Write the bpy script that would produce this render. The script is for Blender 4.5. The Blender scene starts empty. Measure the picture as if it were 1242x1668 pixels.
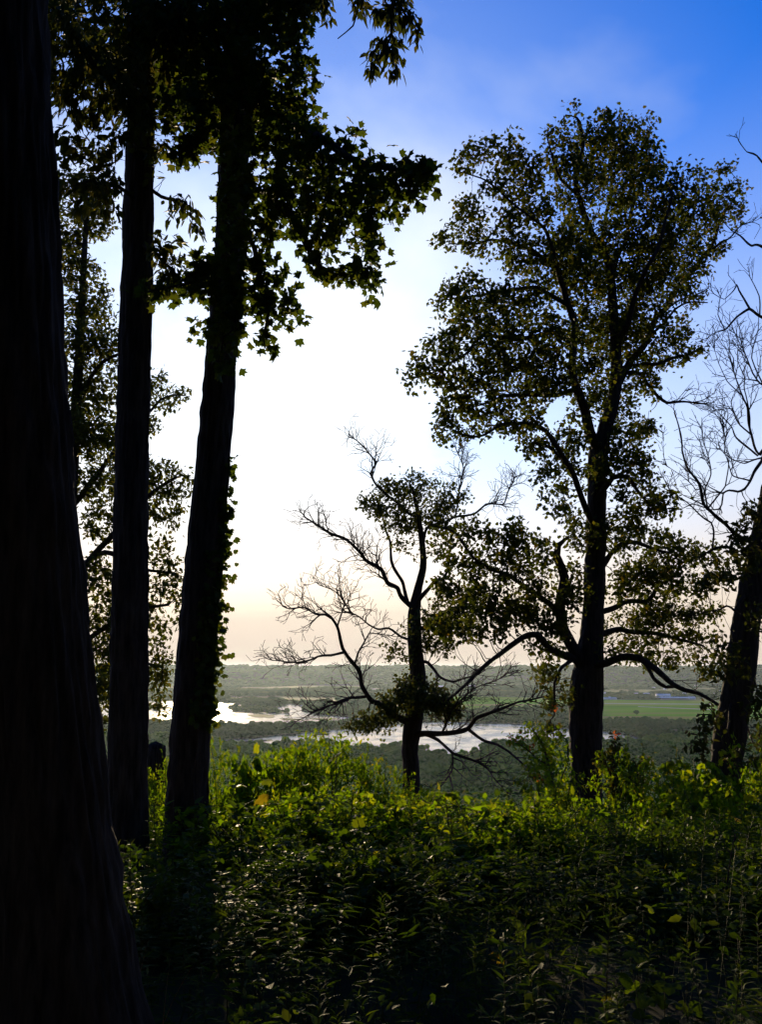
import bpy, math, random
import numpy as np
from mathutils import Vector

# ------------------------------------------------------------------ camera
S = bpy.context.scene
W, H = 1242.0, 1668.0          # size of the photograph
F = 1637.0                     # focal length in its pixels
HZ = 1086.0                    # row of the true horizon
PITCH = math.atan((HZ - H / 2) / F)
EYE = 151.7                    # eye above the valley floor (bluff 150 m)
cam_d = bpy.data.cameras.new('camera')
cam = bpy.data.objects.new('camera', cam_d)
S.collection.objects.link(cam)
cam_d.sensor_fit = 'VERTICAL'
cam_d.sensor_height = 36.0
cam_d.lens = 36.0 * F / H
cam_d.clip_start = 0.05
cam_d.clip_end = 60000
cam.location = (0, 0, EYE)
cam.rotation_euler = (math.pi / 2 + PITCH, 0, 0)
S.camera = cam
cP, sP = math.cos(PITCH), math.sin(PITCH)


def P(px, py, d):
    """point on the sight line of a photo pixel, d metres in front (along +Y)"""
    rx, ru = (px - W / 2) / F, (H / 2 - py) / F
    y = cP - ru * sP
    z = sP + ru * cP
    k = d / y
    return np.array((rx * k, d, EYE + z * k))


def G0(px, py, z=0.0):
    """where the sight line of a pixel meets the valley floor"""
    rx, ru = (px - W / 2) / F, (H / 2 - py) / F
    y = cP - ru * sP
    zz = sP + ru * cP
    k = (z - EYE) / zz
    return np.array((rx * k, y * k, z))


# ------------------------------------------------------------------ sun, sky, exposure
sd = P(332, 930, 1000) - np.array((0, 0, EYE))
sd /= np.linalg.norm(sd)
SUN = Vector(sd)
SUN_EL = math.asin(sd[2])
SUN_AZ = math.atan2(sd[0], sd[1])
sun_d = bpy.data.lights.new('sun', 'SUN')
sun_d.energy = 5.0
sun_d.angle = math.radians(0.53)
sun_d.color = (1.0, 0.77, 0.46)
sun = bpy.data.objects.new('sun', sun_d)
S.collection.objects.link(sun)
sun.rotation_euler = (-SUN).to_track_quat('-Z', 'Y').to_euler()
sun.location = (0, 0, 400)

world = bpy.data.worlds.new('World')
S.world = world
world.use_nodes = True


def build_world():
    nt = world.node_tree
    n, l = nt.nodes, nt.links
    n.clear()

    def node(t, **k):
        x = n.new(t)
        for a, b in k.items():
            setattr(x, a, b)
        return x

    def m(op, a, b=None, c=None, clamp=False):
        x = node('ShaderNodeMath', operation=op, use_clamp=clamp)
        for i, v in enumerate((a, b, c)):
            if v is None:
                continue
            if isinstance(v, (int, float)):
                x.inputs[i].default_value = v
            else:
                l.new(v, x.inputs[i])
        return x.outputs[0]

    def sm(v, lo, hi):
        x = node('ShaderNodeMapRange', interpolation_type='SMOOTHSTEP')
        l.new(v, x.inputs[0])
        x.inputs[1].default_value = lo
        x.inputs[2].default_value = hi
        return x.outputs[0]

    def mix(f, a, b, bt='MIX'):
        x = node('ShaderNodeMix', data_type='RGBA', blend_type=bt)
        if isinstance(f, (int, float)):
            x.inputs[0].default_value = f
        else:
            l.new(f, x.inputs[0])
        for i, v in ((6, a), (7, b)):
            if isinstance(v, tuple):
                x.inputs[i].default_value = (*v, 1)
            else:
                l.new(v, x.inputs[i])
        return x.outputs[2]

    tc = node('ShaderNodeTexCoord')
    sky = node('ShaderNodeTexSky', sky_type='NISHITA')
    sky.sun_disc = False
    sky.sun_elevation = SUN_EL
    sky.sun_rotation = SUN_AZ
    sky.altitude = 250
    sky.air_density = 1.0
    sky.dust_density = 0.6
    sky.ozone_density = 2.5
    hs = node('ShaderNodeHueSaturation')
    hs.inputs['Saturation'].default_value = 1.5
    hs.inputs['Value'].default_value = 1.0
    tint = mix(1.0, sky.outputs[0], (0.43, 1.12, 2.60), 'MULTIPLY')
    l.new(tint, hs.inputs['Color'])
    nrm = node('ShaderNodeVectorMath', operation='NORMALIZE')
    l.new(tc.outputs['Generated'], nrm.inputs[0])
    sep = node('ShaderNodeSeparateXYZ')
    l.new(nrm.outputs[0], sep.inputs[0])
    dot = node('ShaderNodeVectorMath', operation='DOT_PRODUCT')
    l.new(nrm.outputs[0], dot.inputs[0])
    dot.inputs[1].default_value = sd
    c = m('MAXIMUM', dot.outputs['Value'], 0.0)
    ang = m('ARCCOSINE', m('MINIMUM', c, 0.99999))
    # thin high cloud, seen on a flat layer overhead, bright where it stands near the sun
    zz = m('ADD', m('MAXIMUM', sep.outputs[2], 0.0), 0.16)
    px_ = m('DIVIDE', sep.outputs[0], zz)
    py_ = m('DIVIDE', sep.outputs[1], zz)
    cv = node('ShaderNodeCombineXYZ')
    l.new(px_, cv.inputs[0])
    l.new(m('MULTIPLY', py_, 0.6), cv.inputs[1])
    nz = node('ShaderNodeTexNoise')
    nz.inputs['Scale'].default_value = 1.35
    nz.inputs['Detail'].default_value = 6.0
    nz.inputs['Roughness'].default_value = 0.52
    nz.inputs['Distortion'].default_value = 0.3
    l.new(cv.outputs[0], nz.inputs['Vector'])
    wob = m('MULTIPLY', m('SUBTRACT', nz.outputs[0], 0.5), 0.9)
    # veil: thick round the sun, torn at its edge, with a wide pale aureole
    veil = sm(m('ADD', ang, m('MULTIPLY', wob, -1.0)), 0.71, 0.14)
    aur = m('MULTIPLY', sm(ang, 0.82, 0.22), 0.42)
    low = m('MULTIPLY', m('POWER', sm(sep.outputs[2], 0.60, 0.04), 1.0), 0.96)
    wisps = m('MULTIPLY', sm(nz.outputs[0], 0.50, 0.78), 0.05)
    v = m('MAXIMUM', m('MAXIMUM', veil, m('MAXIMUM', low, aur)), wisps)
    glow = m('POWER', c, 12.0)
    warm = sm(sep.outputs[2], 0.22, 0.03)
    ccol = mix(warm, (0.90, 0.965, 1.04), (1.0, 0.80, 0.60))
    cstr = m('ADD', m('MULTIPLY', glow, 2.6), m('ADD', m('MULTIPLY', m('POWER', c, 2.0), 5.2), 2.2))
    cs = node('ShaderNodeVectorMath', operation='SCALE')
    l.new(ccol, cs.inputs[0])
    l.new(cstr, cs.inputs['Scale'])
    col = mix(v, hs.outputs[0], cs.outputs[0])
    # flat bank of grey cloud low on the horizon
    cv2 = node('ShaderNodeCombineXYZ')
    l.new(m('MULTIPLY', sep.outputs[0], 2.2), cv2.inputs[0])
    l.new(m('MULTIPLY', sep.outputs[1], 2.2), cv2.inputs[1])
    l.new(m('MULTIPLY', sep.outputs[2], 26.0), cv2.inputs[2])
    n2 = node('ShaderNodeTexNoise')
    n2.inputs['Scale'].default_value = 1.6
    n2.inputs['Detail'].default_value = 5.0
    l.new(cv2.outputs[0], n2.inputs['Vector'])
    e = m('ADD', sep.outputs[2], m('MULTIPLY', m('SUBTRACT', n2.outputs[0], 0.5), 0.05))
    bank = m('MULTIPLY', sm(e, 0.085, 0.040), 0.80)
    bcol = mix(sm(sep.outputs[2], 0.055, 0.0), (5.9, 5.05, 4.2), (4.7, 4.0, 3.5))
    col = mix(bank, col, bcol)
    bg = node('ShaderNodeBackground')
    bg.inputs['Strength'].default_value = 0.106
    l.new(col, bg.inputs[0])
    o = node('ShaderNodeOutputWorld')
    l.new(bg.outputs[0], o.inputs[0])


build_world()
world.cycles.sampling_method = 'MANUAL'
world.cycles.sample_map_resolution = 512
S.view_settings.view_transform = 'Standard'
S.view_settings.look = 'None'
S.view_settings.exposure = 0.5
S.view_settings.gamma = 1.0
S.view_settings.use_curve_mapping = False
S.render.engine = 'CYCLES'
cy = S.cycles
cy.max_bounces = 4
cy.use_light_tree = False
cy.diffuse_bounces = 2
cy.use_adaptive_sampling = True
cy.adaptive_threshold = 0.04
cy.glossy_bounces = 2
cy.transmission_bounces = 4
cy.transparent_max_bounces = 8
cy.volume_bounces = 0
cy.use_denoising = True
cy.sample_clamp_indirect = 4.0
cy.caustics_reflective = False
cy.caustics_refractive = False

# ------------------------------------------------------------------ helpers
rng = np.random.default_rng(7)
random.seed(7)
COL = S.collection


def mesh_np(name, v, f, mat=None, smooth=False, attr=None):
    """v (n,3); f (m,3) or (m,4) int array, or a list of such arrays"""
    v = np.asarray(v, np.float32)
    fl = [np.asarray(a, np.int32) for a in (f if isinstance(f, list) else [f]) if len(a)]
    me = bpy.data.meshes.new(name)
    me.vertices.add(len(v))
    me.vertices.foreach_set('co', v.ravel())
    if fl:
        loops = np.concatenate([a.ravel() for a in fl])
        tot = np.concatenate([np.full(len(a), a.shape[1], np.int32) for a in fl])
        start = np.concatenate(([0], np.cumsum(tot)[:-1])).astype(np.int32)
        me.loops.add(len(loops))
        me.loops.foreach_set('vertex_index', loops)
        me.polygons.add(len(tot))
        me.polygons.foreach_set('loop_start', start)
        me.polygons.foreach_set('loop_total', tot)
        if smooth:
            me.polygons.foreach_set('use_smooth', np.ones(len(tot), bool))
    me.update(calc_edges=True)
    if attr is not None:
        a = me.attributes.new('rnd', 'FLOAT', 'FACE')
        a.data.foreach_set('value', np.asarray(attr, np.float32))
    if mat is not None:
        me.materials.append(mat)
    return me


def link(name, me, parent=None, loc=None, **props):
    o = bpy.data.objects.new(name, me)
    COL.objects.link(o)
    if parent is not None:
        o.parent = parent
    if loc is not None:
        o.location = loc
    for k, v in props.items():
        o[k] = v
    return o


def thing(name, label, cat, loc, rz=0.0, group=None, sc=1.0):
    o = link(name, None, loc=tuple(float(c) for c in loc), label=label, category=cat)
    o.empty_display_size = 0.2
    o.rotation_euler = (0, 0, rz)
    o.scale = (sc, sc, sc)
    if group:
        o['group'] = group
    return o


def unit(a):
    return a / np.maximum(np.linalg.norm(a, axis=-1, keepdims=True), 1e-9)


def vnoise(x, y, seed=0, period=None):
    """smooth 2-D value noise, optionally periodic in x"""
    x = np.asarray(x, float)
    y = np.asarray(y, float)
    xi, yi = np.floor(x).astype(np.int64), np.floor(y).astype(np.int64)
    fx, fy = x - xi, y - yi
    fx, fy = fx * fx * (3 - 2 * fx), fy * fy * (3 - 2 * fy)

    def h(a, b):
        if period:
            a = a % period
        n = (a * 374761393 + b * 668265263 + seed * 974634777) & 0x7fffffff
        n = ((n ^ (n >> 13)) * 1274126177) & 0x7fffffff
        return ((n ^ (n >> 16)) & 0xffff) / 65535.0
    return ((h(xi, yi) * (1 - fx) + h(xi + 1, yi) * fx) * (1 - fy)
            + (h(xi, yi + 1) * (1 - fx) + h(xi + 1, yi + 1) * fx) * fy)


# ------------------------------------------------------------------ materials
def new_mat(name):
    mt = bpy.data.materials.new(name)
    mt.use_nodes = True
    nt = mt.node_tree
    return mt, nt.nodes, nt.links, nt.nodes['Principled BSDF'], nt.nodes['Material Output']


def ramp(n, stops):
    r = n.new('ShaderNodeValToRGB')
    cr = r.color_ramp
    while len(cr.elements) < len(stops):
        cr.elements.new(0.5)
    for e, (p, c) in zip(cr.elements, stops):
        e.position = p
        e.color = (*c, 1)
    return r


def leaf_mat(name, stops, trans=0.45, rough=0.6, by_object=False, tcol=(1.5, 1.35, 0.5), spec=0.05):
    mt, n, l, b, out = new_mat(name)
    r = ramp(n, stops)
    if by_object:
        a = n.new('ShaderNodeObjectInfo')
        l.new(a.outputs['Random'], r.inputs[0])
    else:
        a = n.new('ShaderNodeAttribute')
        a.attribute_name = 'rnd'
        oi = n.new('ShaderNodeObjectInfo')
        mm = n.new('ShaderNodeMath')
        mm.operation = 'MULTIPLY_ADD'
        l.new(oi.outputs['Random'], mm.inputs[0])
        mm.inputs[1].default_value = 0.12
        m2 = n.new('ShaderNodeMath')
        m2.operation = 'MULTIPLY'
        m2.inputs[1].default_value = 0.88
        l.new(a.outputs['Fac'], m2.inputs[0])
        l.new(m2.outputs[0], mm.inputs[2])
        l.new(mm.outputs[0], r.inputs[0])
    l.new(r.outputs[0], b.inputs['Base Color'])
    b.inputs['Roughness'].default_value = rough
    b.inputs['Specular IOR Level'].default_value = spec
    t = n.new('ShaderNodeBsdfTranslucent')
    mu = n.new('ShaderNodeMix')
    mu.data_type = 'RGBA'
    mu.blend_type = 'MULTIPLY'
    mu.inputs[0].default_value = 1.0
    l.new(r.outputs[0], mu.inputs[6])
    mu.inputs[7].default_value = (*tcol, 1)
    l.new(mu.outputs[2], t.inputs[0])
    ms = n.new('ShaderNodeMixShader')
    ms.inputs[0].default_value = trans
    l.new(b.outputs[0], ms.inputs[1])
    l.new(t.outputs[0], ms.inputs[2])
    l.new(ms.outputs[0], out.inputs[0])
    return mt


def bark_mat(name, c1, c2, scale=(18, 18, 2.5), bump=0.6):
    mt, n, l, b, out = new_mat(name)
    tc = n.new('ShaderNodeTexCoord')
    mp = n.new('ShaderNodeMapping')
    mp.inputs['Scale'].default_value = scale
    l.new(tc.outputs['Object'], mp.inputs[0])
    nz = n.new('ShaderNodeTexNoise')
    nz.inputs['Scale'].default_value = 1.0
    nz.inputs['Detail'].default_value = 6
    nz.inputs['Roughness'].default_value = 0.65
    l.new(mp.outputs[0], nz.inputs['Vector'])
    r = ramp(n, [(0.35, c1), (0.68, c2)])
    l.new(nz.outputs[0], r.inputs[0])
    l.new(r.outputs[0], b.inputs['Base Color'])
    b.inputs['Roughness'].default_value = 0.95
    b.inputs['Specular IOR Level'].default_value = 0.15
    bp = n.new('ShaderNodeBump')
    bp.inputs['Strength'].default_value = bump
    bp.inputs['Distance'].default_value = 0.02
    l.new(nz.outputs[0], bp.inputs['Height'])
    l.new(bp.outputs[0], b.inputs['Normal'])
    return mt


def ground_mat(name, stops, scale, rough=1.0, detail=6, stretch=(1, 1, 1)):
    mt, n, l, b, out = new_mat(name)
    tc = n.new('ShaderNodeTexCoord')
    mp = n.new('ShaderNodeMapping')
    mp.inputs['Scale'].default_value = stretch
    l.new(tc.outputs['Object'], mp.inputs[0])
    nz = n.new('ShaderNodeTexNoise')
    nz.inputs['Scale'].default_value = scale
    nz.inputs['Detail'].default_value = detail
    l.new(mp.outputs[0], nz.inputs['Vector'])
    r = ramp(n, stops)
    l.new(nz.outputs[0], r.inputs[0])
    l.new(r.outputs[0], b.inputs['Base Color'])
    b.inputs['Roughness'].default_value = rough
    b.inputs['Specular IOR Level'].default_value = 0.05
    return mt


M = {}
M['bark'] = bark_mat('bark_grey_brown', (0.014, 0.011, 0.009), (0.060, 0.047, 0.037))
M['bark_dark'] = bark_mat('bark_dark', (0.011, 0.009, 0.007), (0.050, 0.039, 0.031), (24, 24, 3), 0.6)
M['twig'] = bark_mat('bark_twig', (0.03, 0.022, 0.017), (0.07, 0.05, 0.04), (30, 30, 30), 0.2)
M['maple'] = leaf_mat('leaf_maple', [(0, (0.022, 0.040, 0.010)), (0.6, (0.040, 0.062, 0.014)), (1, (0.075, 0.080, 0.018))], 0.42, tcol=(1.7, 1.6, 0.4))
M['ash'] = leaf_mat('leaf_ash', [(0, (0.026, 0.040, 0.012)), (0.6, (0.045, 0.060, 0.016)), (1, (0.085, 0.075, 0.022))], 0.32)
M['oak'] = leaf_mat('leaf_oak', [(0, (0.022, 0.040, 0.010)), (0.6, (0.040, 0.060, 0.014)), (0.94, (0.068, 0.078, 0.018)), (0.997, (0.10, 0.075, 0.018)), (1.0, (0.28, 0.07, 0.015))], 0.42, tcol=(1.75, 1.45, 0.4))
M['oak_small'] = leaf_mat('leaf_oak_small', [(0, (0.026, 0.040, 0.011)), (0.6, (0.046, 0.062, 0.015)), (0.95, (0.085, 0.085, 0.02)), (0.998, (0.12, 0.08, 0.018)), (1.0, (0.28, 0.09, 0.015))], 0.36)
M['back'] = leaf_mat('leaf_backlit', [(0, (0.035, 0.050, 0.014)), (0.6, (0.060, 0.080, 0.018)), (1, (0.12, 0.11, 0.025))], 0.42)
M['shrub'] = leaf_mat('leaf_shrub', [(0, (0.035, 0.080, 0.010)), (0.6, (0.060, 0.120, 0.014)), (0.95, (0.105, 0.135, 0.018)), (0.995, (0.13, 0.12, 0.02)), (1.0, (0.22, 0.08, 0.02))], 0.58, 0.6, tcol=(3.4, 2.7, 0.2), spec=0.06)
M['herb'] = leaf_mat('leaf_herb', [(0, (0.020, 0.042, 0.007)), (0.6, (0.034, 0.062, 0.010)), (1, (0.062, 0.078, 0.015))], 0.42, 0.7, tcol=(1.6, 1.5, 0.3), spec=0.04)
M['shrub_shade_tone'] = leaf_mat('leaf_shrub_shade_tone', [(0, (0.018, 0.042, 0.007)), (0.6, (0.032, 0.066, 0.010)), (0.97, (0.060, 0.085, 0.014)), (0.999, (0.09, 0.09, 0.016)), (1.0, (0.20, 0.06, 0.015))], 0.42, 0.6, tcol=(2.2, 1.9, 0.25), spec=0.06)  # shrub leaf in a darker colour, standing in for foreground shade
M['broad'] = leaf_mat('leaf_broad', [(0, (0.045, 0.085, 0.014)), (0.75, (0.075, 0.115, 0.018)), (1, (0.16, 0.13, 0.02))], 0.6, 0.55, True, tcol=(2.4, 2.0, 0.25))
M['red'] = leaf_mat('leaf_red', [(0, (0.12, 0.09, 0.015)), (0.5, (0.24, 0.09, 0.015)), (1, (0.34, 0.08, 0.02))], 0.5, tcol=(1.5, 1.1, 0.6))
M['dry'] = leaf_mat('dry_grass', [(0, (0.16, 0.10, 0.04)), (1, (0.30, 0.13, 0.05))], 0.35, tcol=(1.3, 1.0, 0.7))
M['stem'] = leaf_mat('stem_green', [(0, (0.045, 0.05, 0.02)), (1, (0.07, 0.06, 0.03))], 0.1)
M['soil'] = ground_mat('forest_soil', [(0.3, (0.018, 0.014, 0.009)), (0.7, (0.045, 0.040, 0.020))], 1.2)
M['canopy_far'] = leaf_mat('canopy_far', [(0, (0.032, 0.090, 0.008)), (0.5, (0.058, 0.135, 0.012)), (1, (0.105, 0.165, 0.018))], 0.55, 0.9, spec=0.0, tcol=(1.9, 1.95, 0.3))
M['canopy_island'] = leaf_mat('canopy_island', [(0, (0.030, 0.074, 0.010)), (0.5, (0.048, 0.105, 0.014)), (1, (0.078, 0.125, 0.020))], 0.5, 0.9, spec=0.0, tcol=(1.6, 1.7, 0.3))

# ------------------------------------------------------------------ ground
GY = np.array([-40, -6, 0, 4, 6, 8, 10, 12.5, 14, 16, 18, 20, 22.5, 25, 28, 32, 38, 60, 100, 160, 230, 280, 400], float)
GZ = np.array([150.6, 150.15, 150, 149.95, 149.88, 149.75, 149.55, 149.3, 149.05, 148.7, 148.25, 147.75, 147.0, 146.2, 145.0, 143.0, 139, 122, 88, 42, 8, 0.5, 0], float)


def gz(x, y):
    x, y = np.asarray(x, float), np.asarray(y, float)
    z = np.interp(y + 0.004 * np.minimum(np.abs(x), 300) * np.sin(x * 0.013 + 1), GY, GZ)
    near = np.clip(1 - np.hypot(x, y) / 120, 0, 1)
    z = z + near * (0.16 * (vnoise(x * 0.45, y * 0.45, 3) - 0.5) + 0.08 * (vnoise(x * 1.7, y * 1.7, 4) - 0.5))
    mid = np.clip((np.hypot(x, y) - 30) / 60, 0, 1) * np.clip(z / 40, 0, 1)
    return z + mid * 3 * (vnoise(x * 0.05, y * 0.05, 5) - 0.5)


def ground_sheet():
    rad = np.concatenate(([0.0], np.geomspace(0.4, 16000, 190)))
    na = 300
    th = np.linspace(0, 2 * np.pi, na, endpoint=False)
    R, T = np.meshgrid(rad[1:], th, indexing='ij')
    x, y = R * np.sin(T), R * np.cos(T)
    z = gz(x, y)
    v = np.concatenate(([[0, 0, float(gz(0, 0))]], np.stack((x, y, z), -1).reshape(-1, 3)))
    i = np.arange(na)
    j = (i + 1) % na
    tri = np.stack((np.zeros(na, int), 1 + j, 1 + i), -1)
    q = []
    for k in range(len(rad) - 2):
        a = 1 + k * na
        b = a + na
        q.append(np.stack((a + i, a + j, b + j, b + i), -1))
    me = mesh_np('ground', v, [tri, np.concatenate(q)], None, True)
    mt = ground_mat('ground_soil_and_meadow', [(0.3, (0.018, 0.016, 0.009)), (0.7, (0.045, 0.048, 0.018))], 0.8)
    n, l = mt.node_tree.nodes, mt.node_tree.links       # leaf mould on the hill, wet meadow on the valley floor
    ge = n.new('ShaderNodeNewGeometry')
    sp = n.new('ShaderNodeSeparateXYZ')
    l.new(ge.outputs['Position'], sp.inputs[0])
    mr = n.new('ShaderNodeMapRange')
    l.new(sp.outputs[2], mr.inputs[0])
    mr.inputs[1].default_value = 6.0
    mr.inputs[2].default_value = 1.0
    n2 = n.new('ShaderNodeTexNoise')
    n2.inputs['Scale'].default_value = 0.004
    n2.inputs['Detail'].default_value = 8
    l.new(ge.outputs['Position'], n2.inputs['Vector'])
    r2_ = ramp(n, [(0.35, (0.065, 0.11, 0.02)), (0.65, (0.13, 0.17, 0.035))])
    l.new(n2.outputs[0], r2_.inputs[0])
    mx = n.new('ShaderNodeMix')
    mx.data_type = 'RGBA'
    l.new(mr.outputs[0], mx.inputs[0])
    b_ = n['Principled BSDF']
    l.new(b_.inputs['Base Color'].links[0].from_socket, mx.inputs[6])
    l.new(r2_.outputs[0], mx.inputs[7])
    l.new(mx.outputs[2], b_.inputs['Base Color'])
    me.materials.append(mt)
    return link('ground', me, kind='structure')


ground_sheet()


# ---- the valley floor: water, fields, roads as sheets laid on it
def flat_poly(name, pts, z, mat, kind='structure'):
    """sheet whose outline is given by photo points on the valley floor"""
    p = [G0(a, b, z) for a, b in pts]
    me = bpy.data.meshes.new(name)
    me.from_pydata([tuple(q) for q in p], [], [list(range(len(p)))])
    me.materials.append(mat)
    if me.polygons[0].normal.z < 0:
        me.flip_normals()
    o = link(name, me)
    o['kind'] = kind
    return o, np.array(p)[:, :2]


def rough_line(pts, amp=0.6, n=6, seed=0):
    r = np.random.default_rng(seed)
    out = []
    for i in range(len(pts)):
        a, b = np.array(pts[i], float), np.array(pts[(i + 1) % len(pts)], float)
        for k in range(n):
            t = k / n
            q = a + (b - a) * t
            if k:
                q = q + r.normal(0, 1, 2) * (amp * 2.2, amp * 0.38)
            out.append(tuple(q))
    return out


def water_material():
    mt, n, l, b, out = new_mat('river_water')
    b.inputs['Base Color'].default_value = (0.03, 0.035, 0.03, 1)
    b.inputs['Roughness'].default_value = 0.16
    b.inputs['IOR'].default_value = 1.33
    tc = n.new('ShaderNodeTexCoord')
    mp = n.new('ShaderNodeMapping')
    mp.inputs['Scale'].default_value = (0.02, 0.008, 0.02)
    l.new(tc.outputs['Object'], mp.inputs[0])
    nz = n.new('ShaderNodeTexNoise')
    nz.inputs['Scale'].default_value = 1.0
    nz.inputs['Detail'].default_value = 5
    l.new(mp.outputs[0], nz.inputs['Vector'])
    r = ramp(n, [(0.40, (0.10, 0.10, 0.10)), (0.62, (0.26, 0.26, 0.26))])
    l.new(nz.outputs[0], r.inputs[0])
    l.new(r.outputs[0], b.inputs['Roughness'])
    bp = n.new('ShaderNodeBump')
    bp.inputs['Strength'].default_value = 0.05
    bp.inputs['Distance'].default_value = 1.0
    l.new(nz.outputs[0], bp.inputs['Height'])
    l.new(bp.outputs[0], b.inputs['Normal'])
    return mt


M['water'] = water_material()
WATER = []
near_channel = [(350, 1206), (420, 1201), (480, 1195), (560, 1187), (655, 1178), (720, 1175), (830, 1178), (890, 1184),
                (960, 1190), (1010, 1194), (1040, 1200), (1055, 1210), (1010, 1213), (940, 1212), (880, 1210), (820, 1213), (790, 1220), (772, 1238),
                (700, 1236), (690, 1219), (655, 1220), (600, 1221), (540, 1219), (470, 1218), (400, 1216), (350, 1214)]
lake = [(-300, 1146), (60, 1146), (150, 1140), (260, 1141), (345, 1143), (396, 1146), (430, 1149), (452, 1152), (470, 1146), (503, 1149), (492, 1157),
        (520, 1163), (560, 1166), (600, 1171), (640, 1176), (560, 1181), (500, 1184), (440, 1184), (395, 1186), (340, 1181),
        (300, 1178), (240, 1180), (150, 1176), (60, 1176), (-300, 1174)]
far_channel = [(-200, 1132.5), (60, 1132.5), (230, 1133), (350, 1134), (390, 1134.5), (391, 1138.5), (350, 1138.5), (230, 1137.5), (60, 1137), (-200, 1137)]
slough = [(600, 1121.5), (628, 1122.5), (628, 1126), (600, 1125)]
pond = [(552, 1150), (566, 1149), (572, 1157), (565, 1160), (556, 1156)]
for i, (nm, pl) in enumerate((('river', near_channel), ('lake_water', lake), ('channel_water', far_channel), ('slough_water', slough), ('pond_water', pond))):
    o, w = flat_poly(nm, rough_line(pl, 0.7, 5, i), 0.35, M['water'])
    WATER.append(w)
M['mud'] = ground_mat('mud_and_reed', [(0.3, (0.035, 0.055, 0.016)), (0.7, (0.075, 0.085, 0.030))], 0.02)
BARS = []
for i, pl in enumerate(([(372, 1152), (400, 1150), (432, 1152), (452, 1157), (472, 1161), (440, 1162.5), (410, 1160), (380, 1159)],
                        [(402, 1164.5), (430, 1163), (448, 1165), (444, 1169), (415, 1168)],
                        [(500, 1171), (540, 1168.5), (556, 1171), (530, 1173.5)],
                        [(236, 1151), (262, 1150), (284, 1153), (262, 1156), (240, 1155)],
                        [(400, 1207), (440, 1204.5), (446, 1206), (425, 1208), (402, 1209)],
                        [(455, 1170), (490, 1171), (495, 1173), (462, 1173)])):
    o, w = flat_poly('mud_bar', rough_line(pl, 0.5, 4, 20 + i), 0.7, M['mud'])
    BARS.append(w)


def field_material():
    mt, n, l, b, out = new_mat('mown_field')
    tc = n.new('ShaderNodeTexCoord')
    mp = n.new('ShaderNodeMapping')
    mp.inputs['Rotation'].default_value = (0, 0, 0.12)
    mp.inputs['Scale'].default_value = (0.0012, 0.006, 0.01)
    l.new(tc.outputs['Object'], mp.inputs[0])
    nz = n.new('ShaderNodeTexNoise')
    nz.inputs['Scale'].default_value = 1.0
    nz.inputs['Detail'].default_value = 7
    l.new(mp.outputs[0], nz.inputs['Vector'])
    r = ramp(n, [(0.36, (0.12, 0.26, 0.014)), (0.52, (0.17, 0.34, 0.018)), (0.62, (0.24, 0.25, 0.05)), (0.72, (0.27, 0.21, 0.08))])
    l.new(nz.outputs[0], r.inputs[0])
    l.new(r.outputs[0], b.inputs['Base Color'])
    b.inputs['Roughness'].default_value = 1.0
    b.inputs['Specular IOR Level'].default_value = 0.0
    return mt


M['field'] = field_material()
M['runway'] = ground_mat('pale_concrete', [(0.3, (0.25, 0.23, 0.20)), (0.7, (0.36, 0.33, 0.29))], 0.02)
FIELD = []
for i, pl in enumerate(([(960, 1140.5), (1060, 1140.5), (1150, 1142), (1320, 1142), (1320, 1176), (1240, 1180), (1140, 1180), (1070, 1178), (990, 1176), (960, 1174)],
                        [(690, 1136), (760, 1134), (860, 1136), (960, 1141), (960, 1150), (860, 1158), (770, 1160), (700, 1152)],
                        [(1060, 1143), (1120, 1143), (1120, 1144), (1060, 1144)])[:2]):
    o, w = flat_poly('mown_field' if i == 0 else 'meadow', rough_line(pl, 0.4, 4, 40 + i), 0.45, M['field'])
    FIELD.append(w)
flat_poly('runway', [(965, 1145.2), (1190, 1146.6), (1190, 1148.0), (965, 1146.2)], 0.8, M['runway'])
flat_poly('taxiway', [(1040, 1150.5), (1200, 1156.8), (1200, 1158.0), (1040, 1151.2)], 0.8, M['runway'])


def inside(pts, poly):
    x, y = pts[:, 0], pts[:, 1]
    r = np.zeros(len(pts), bool)
    n = len(poly)
    j = n - 1
    for i in range(n):
        xi, yi = poly[i]
        xj, yj = poly[j]
        c = ((yi > y) != (yj > y))
        with np.errstate(divide='ignore', invalid='ignore'):
            r ^= c & (x < (xj - xi) * (y - yi) / (yj - yi) + xi)
        j = i
    return r


# ---- the ridge across the valley
RIDGE_SEED = 11


def ridge_h(th, r):
    base = 149 + 16 * (vnoise(th * 9, 0 * th, 31) - 0.5) + 20 * (vnoise(th * 26, 0 * th, 32) - 0.5) - 8 * np.clip(th * 3.2, 0, 1)
    prof = np.interp(r, [8300, 8700, 9400, 10300, 11500, 13500], [0, 25, 105, 150, 151, 140]) / 150
    lumps = (1 - np.abs(prof - 0.6)) * 26 * (vnoise(th * 22, r / 700, 33) - 0.5)
    return base * prof + lumps * np.clip(prof * 3, 0, 1) * np.clip((1.02 - prof) * 4, 0.1, 1)


def ridge():
    th = np.linspace(-1.35, 1.35, 420)
    r = np.concatenate((np.linspace(8300, 10400, 26), np.linspace(10600, 13500, 8)))
    T, R = np.meshgrid(th, r)
    z = ridge_h(T, R)
    z[0] = -3
    z[-1] = -3
    v = np.stack((R * np.sin(T), R * np.cos(T), z), -1).reshape(-1, 3)
    n = len(th)
    i, j = np.meshgrid(np.arange(n - 1), np.arange(len(r) - 1))
    a = (j * n + i).ravel()
    me = mesh_np('distant_ridge', v, np.stack((a, a + 1, a + n + 1, a + n), -1), None, True)
    me.materials.append(ground_mat('ridge_woodland', [(0.3, (0.030, 0.040, 0.016)), (0.7, (0.060, 0.070, 0.026))], 0.006))
    link('distant_ridge', me, kind='structure')


ridge()


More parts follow.
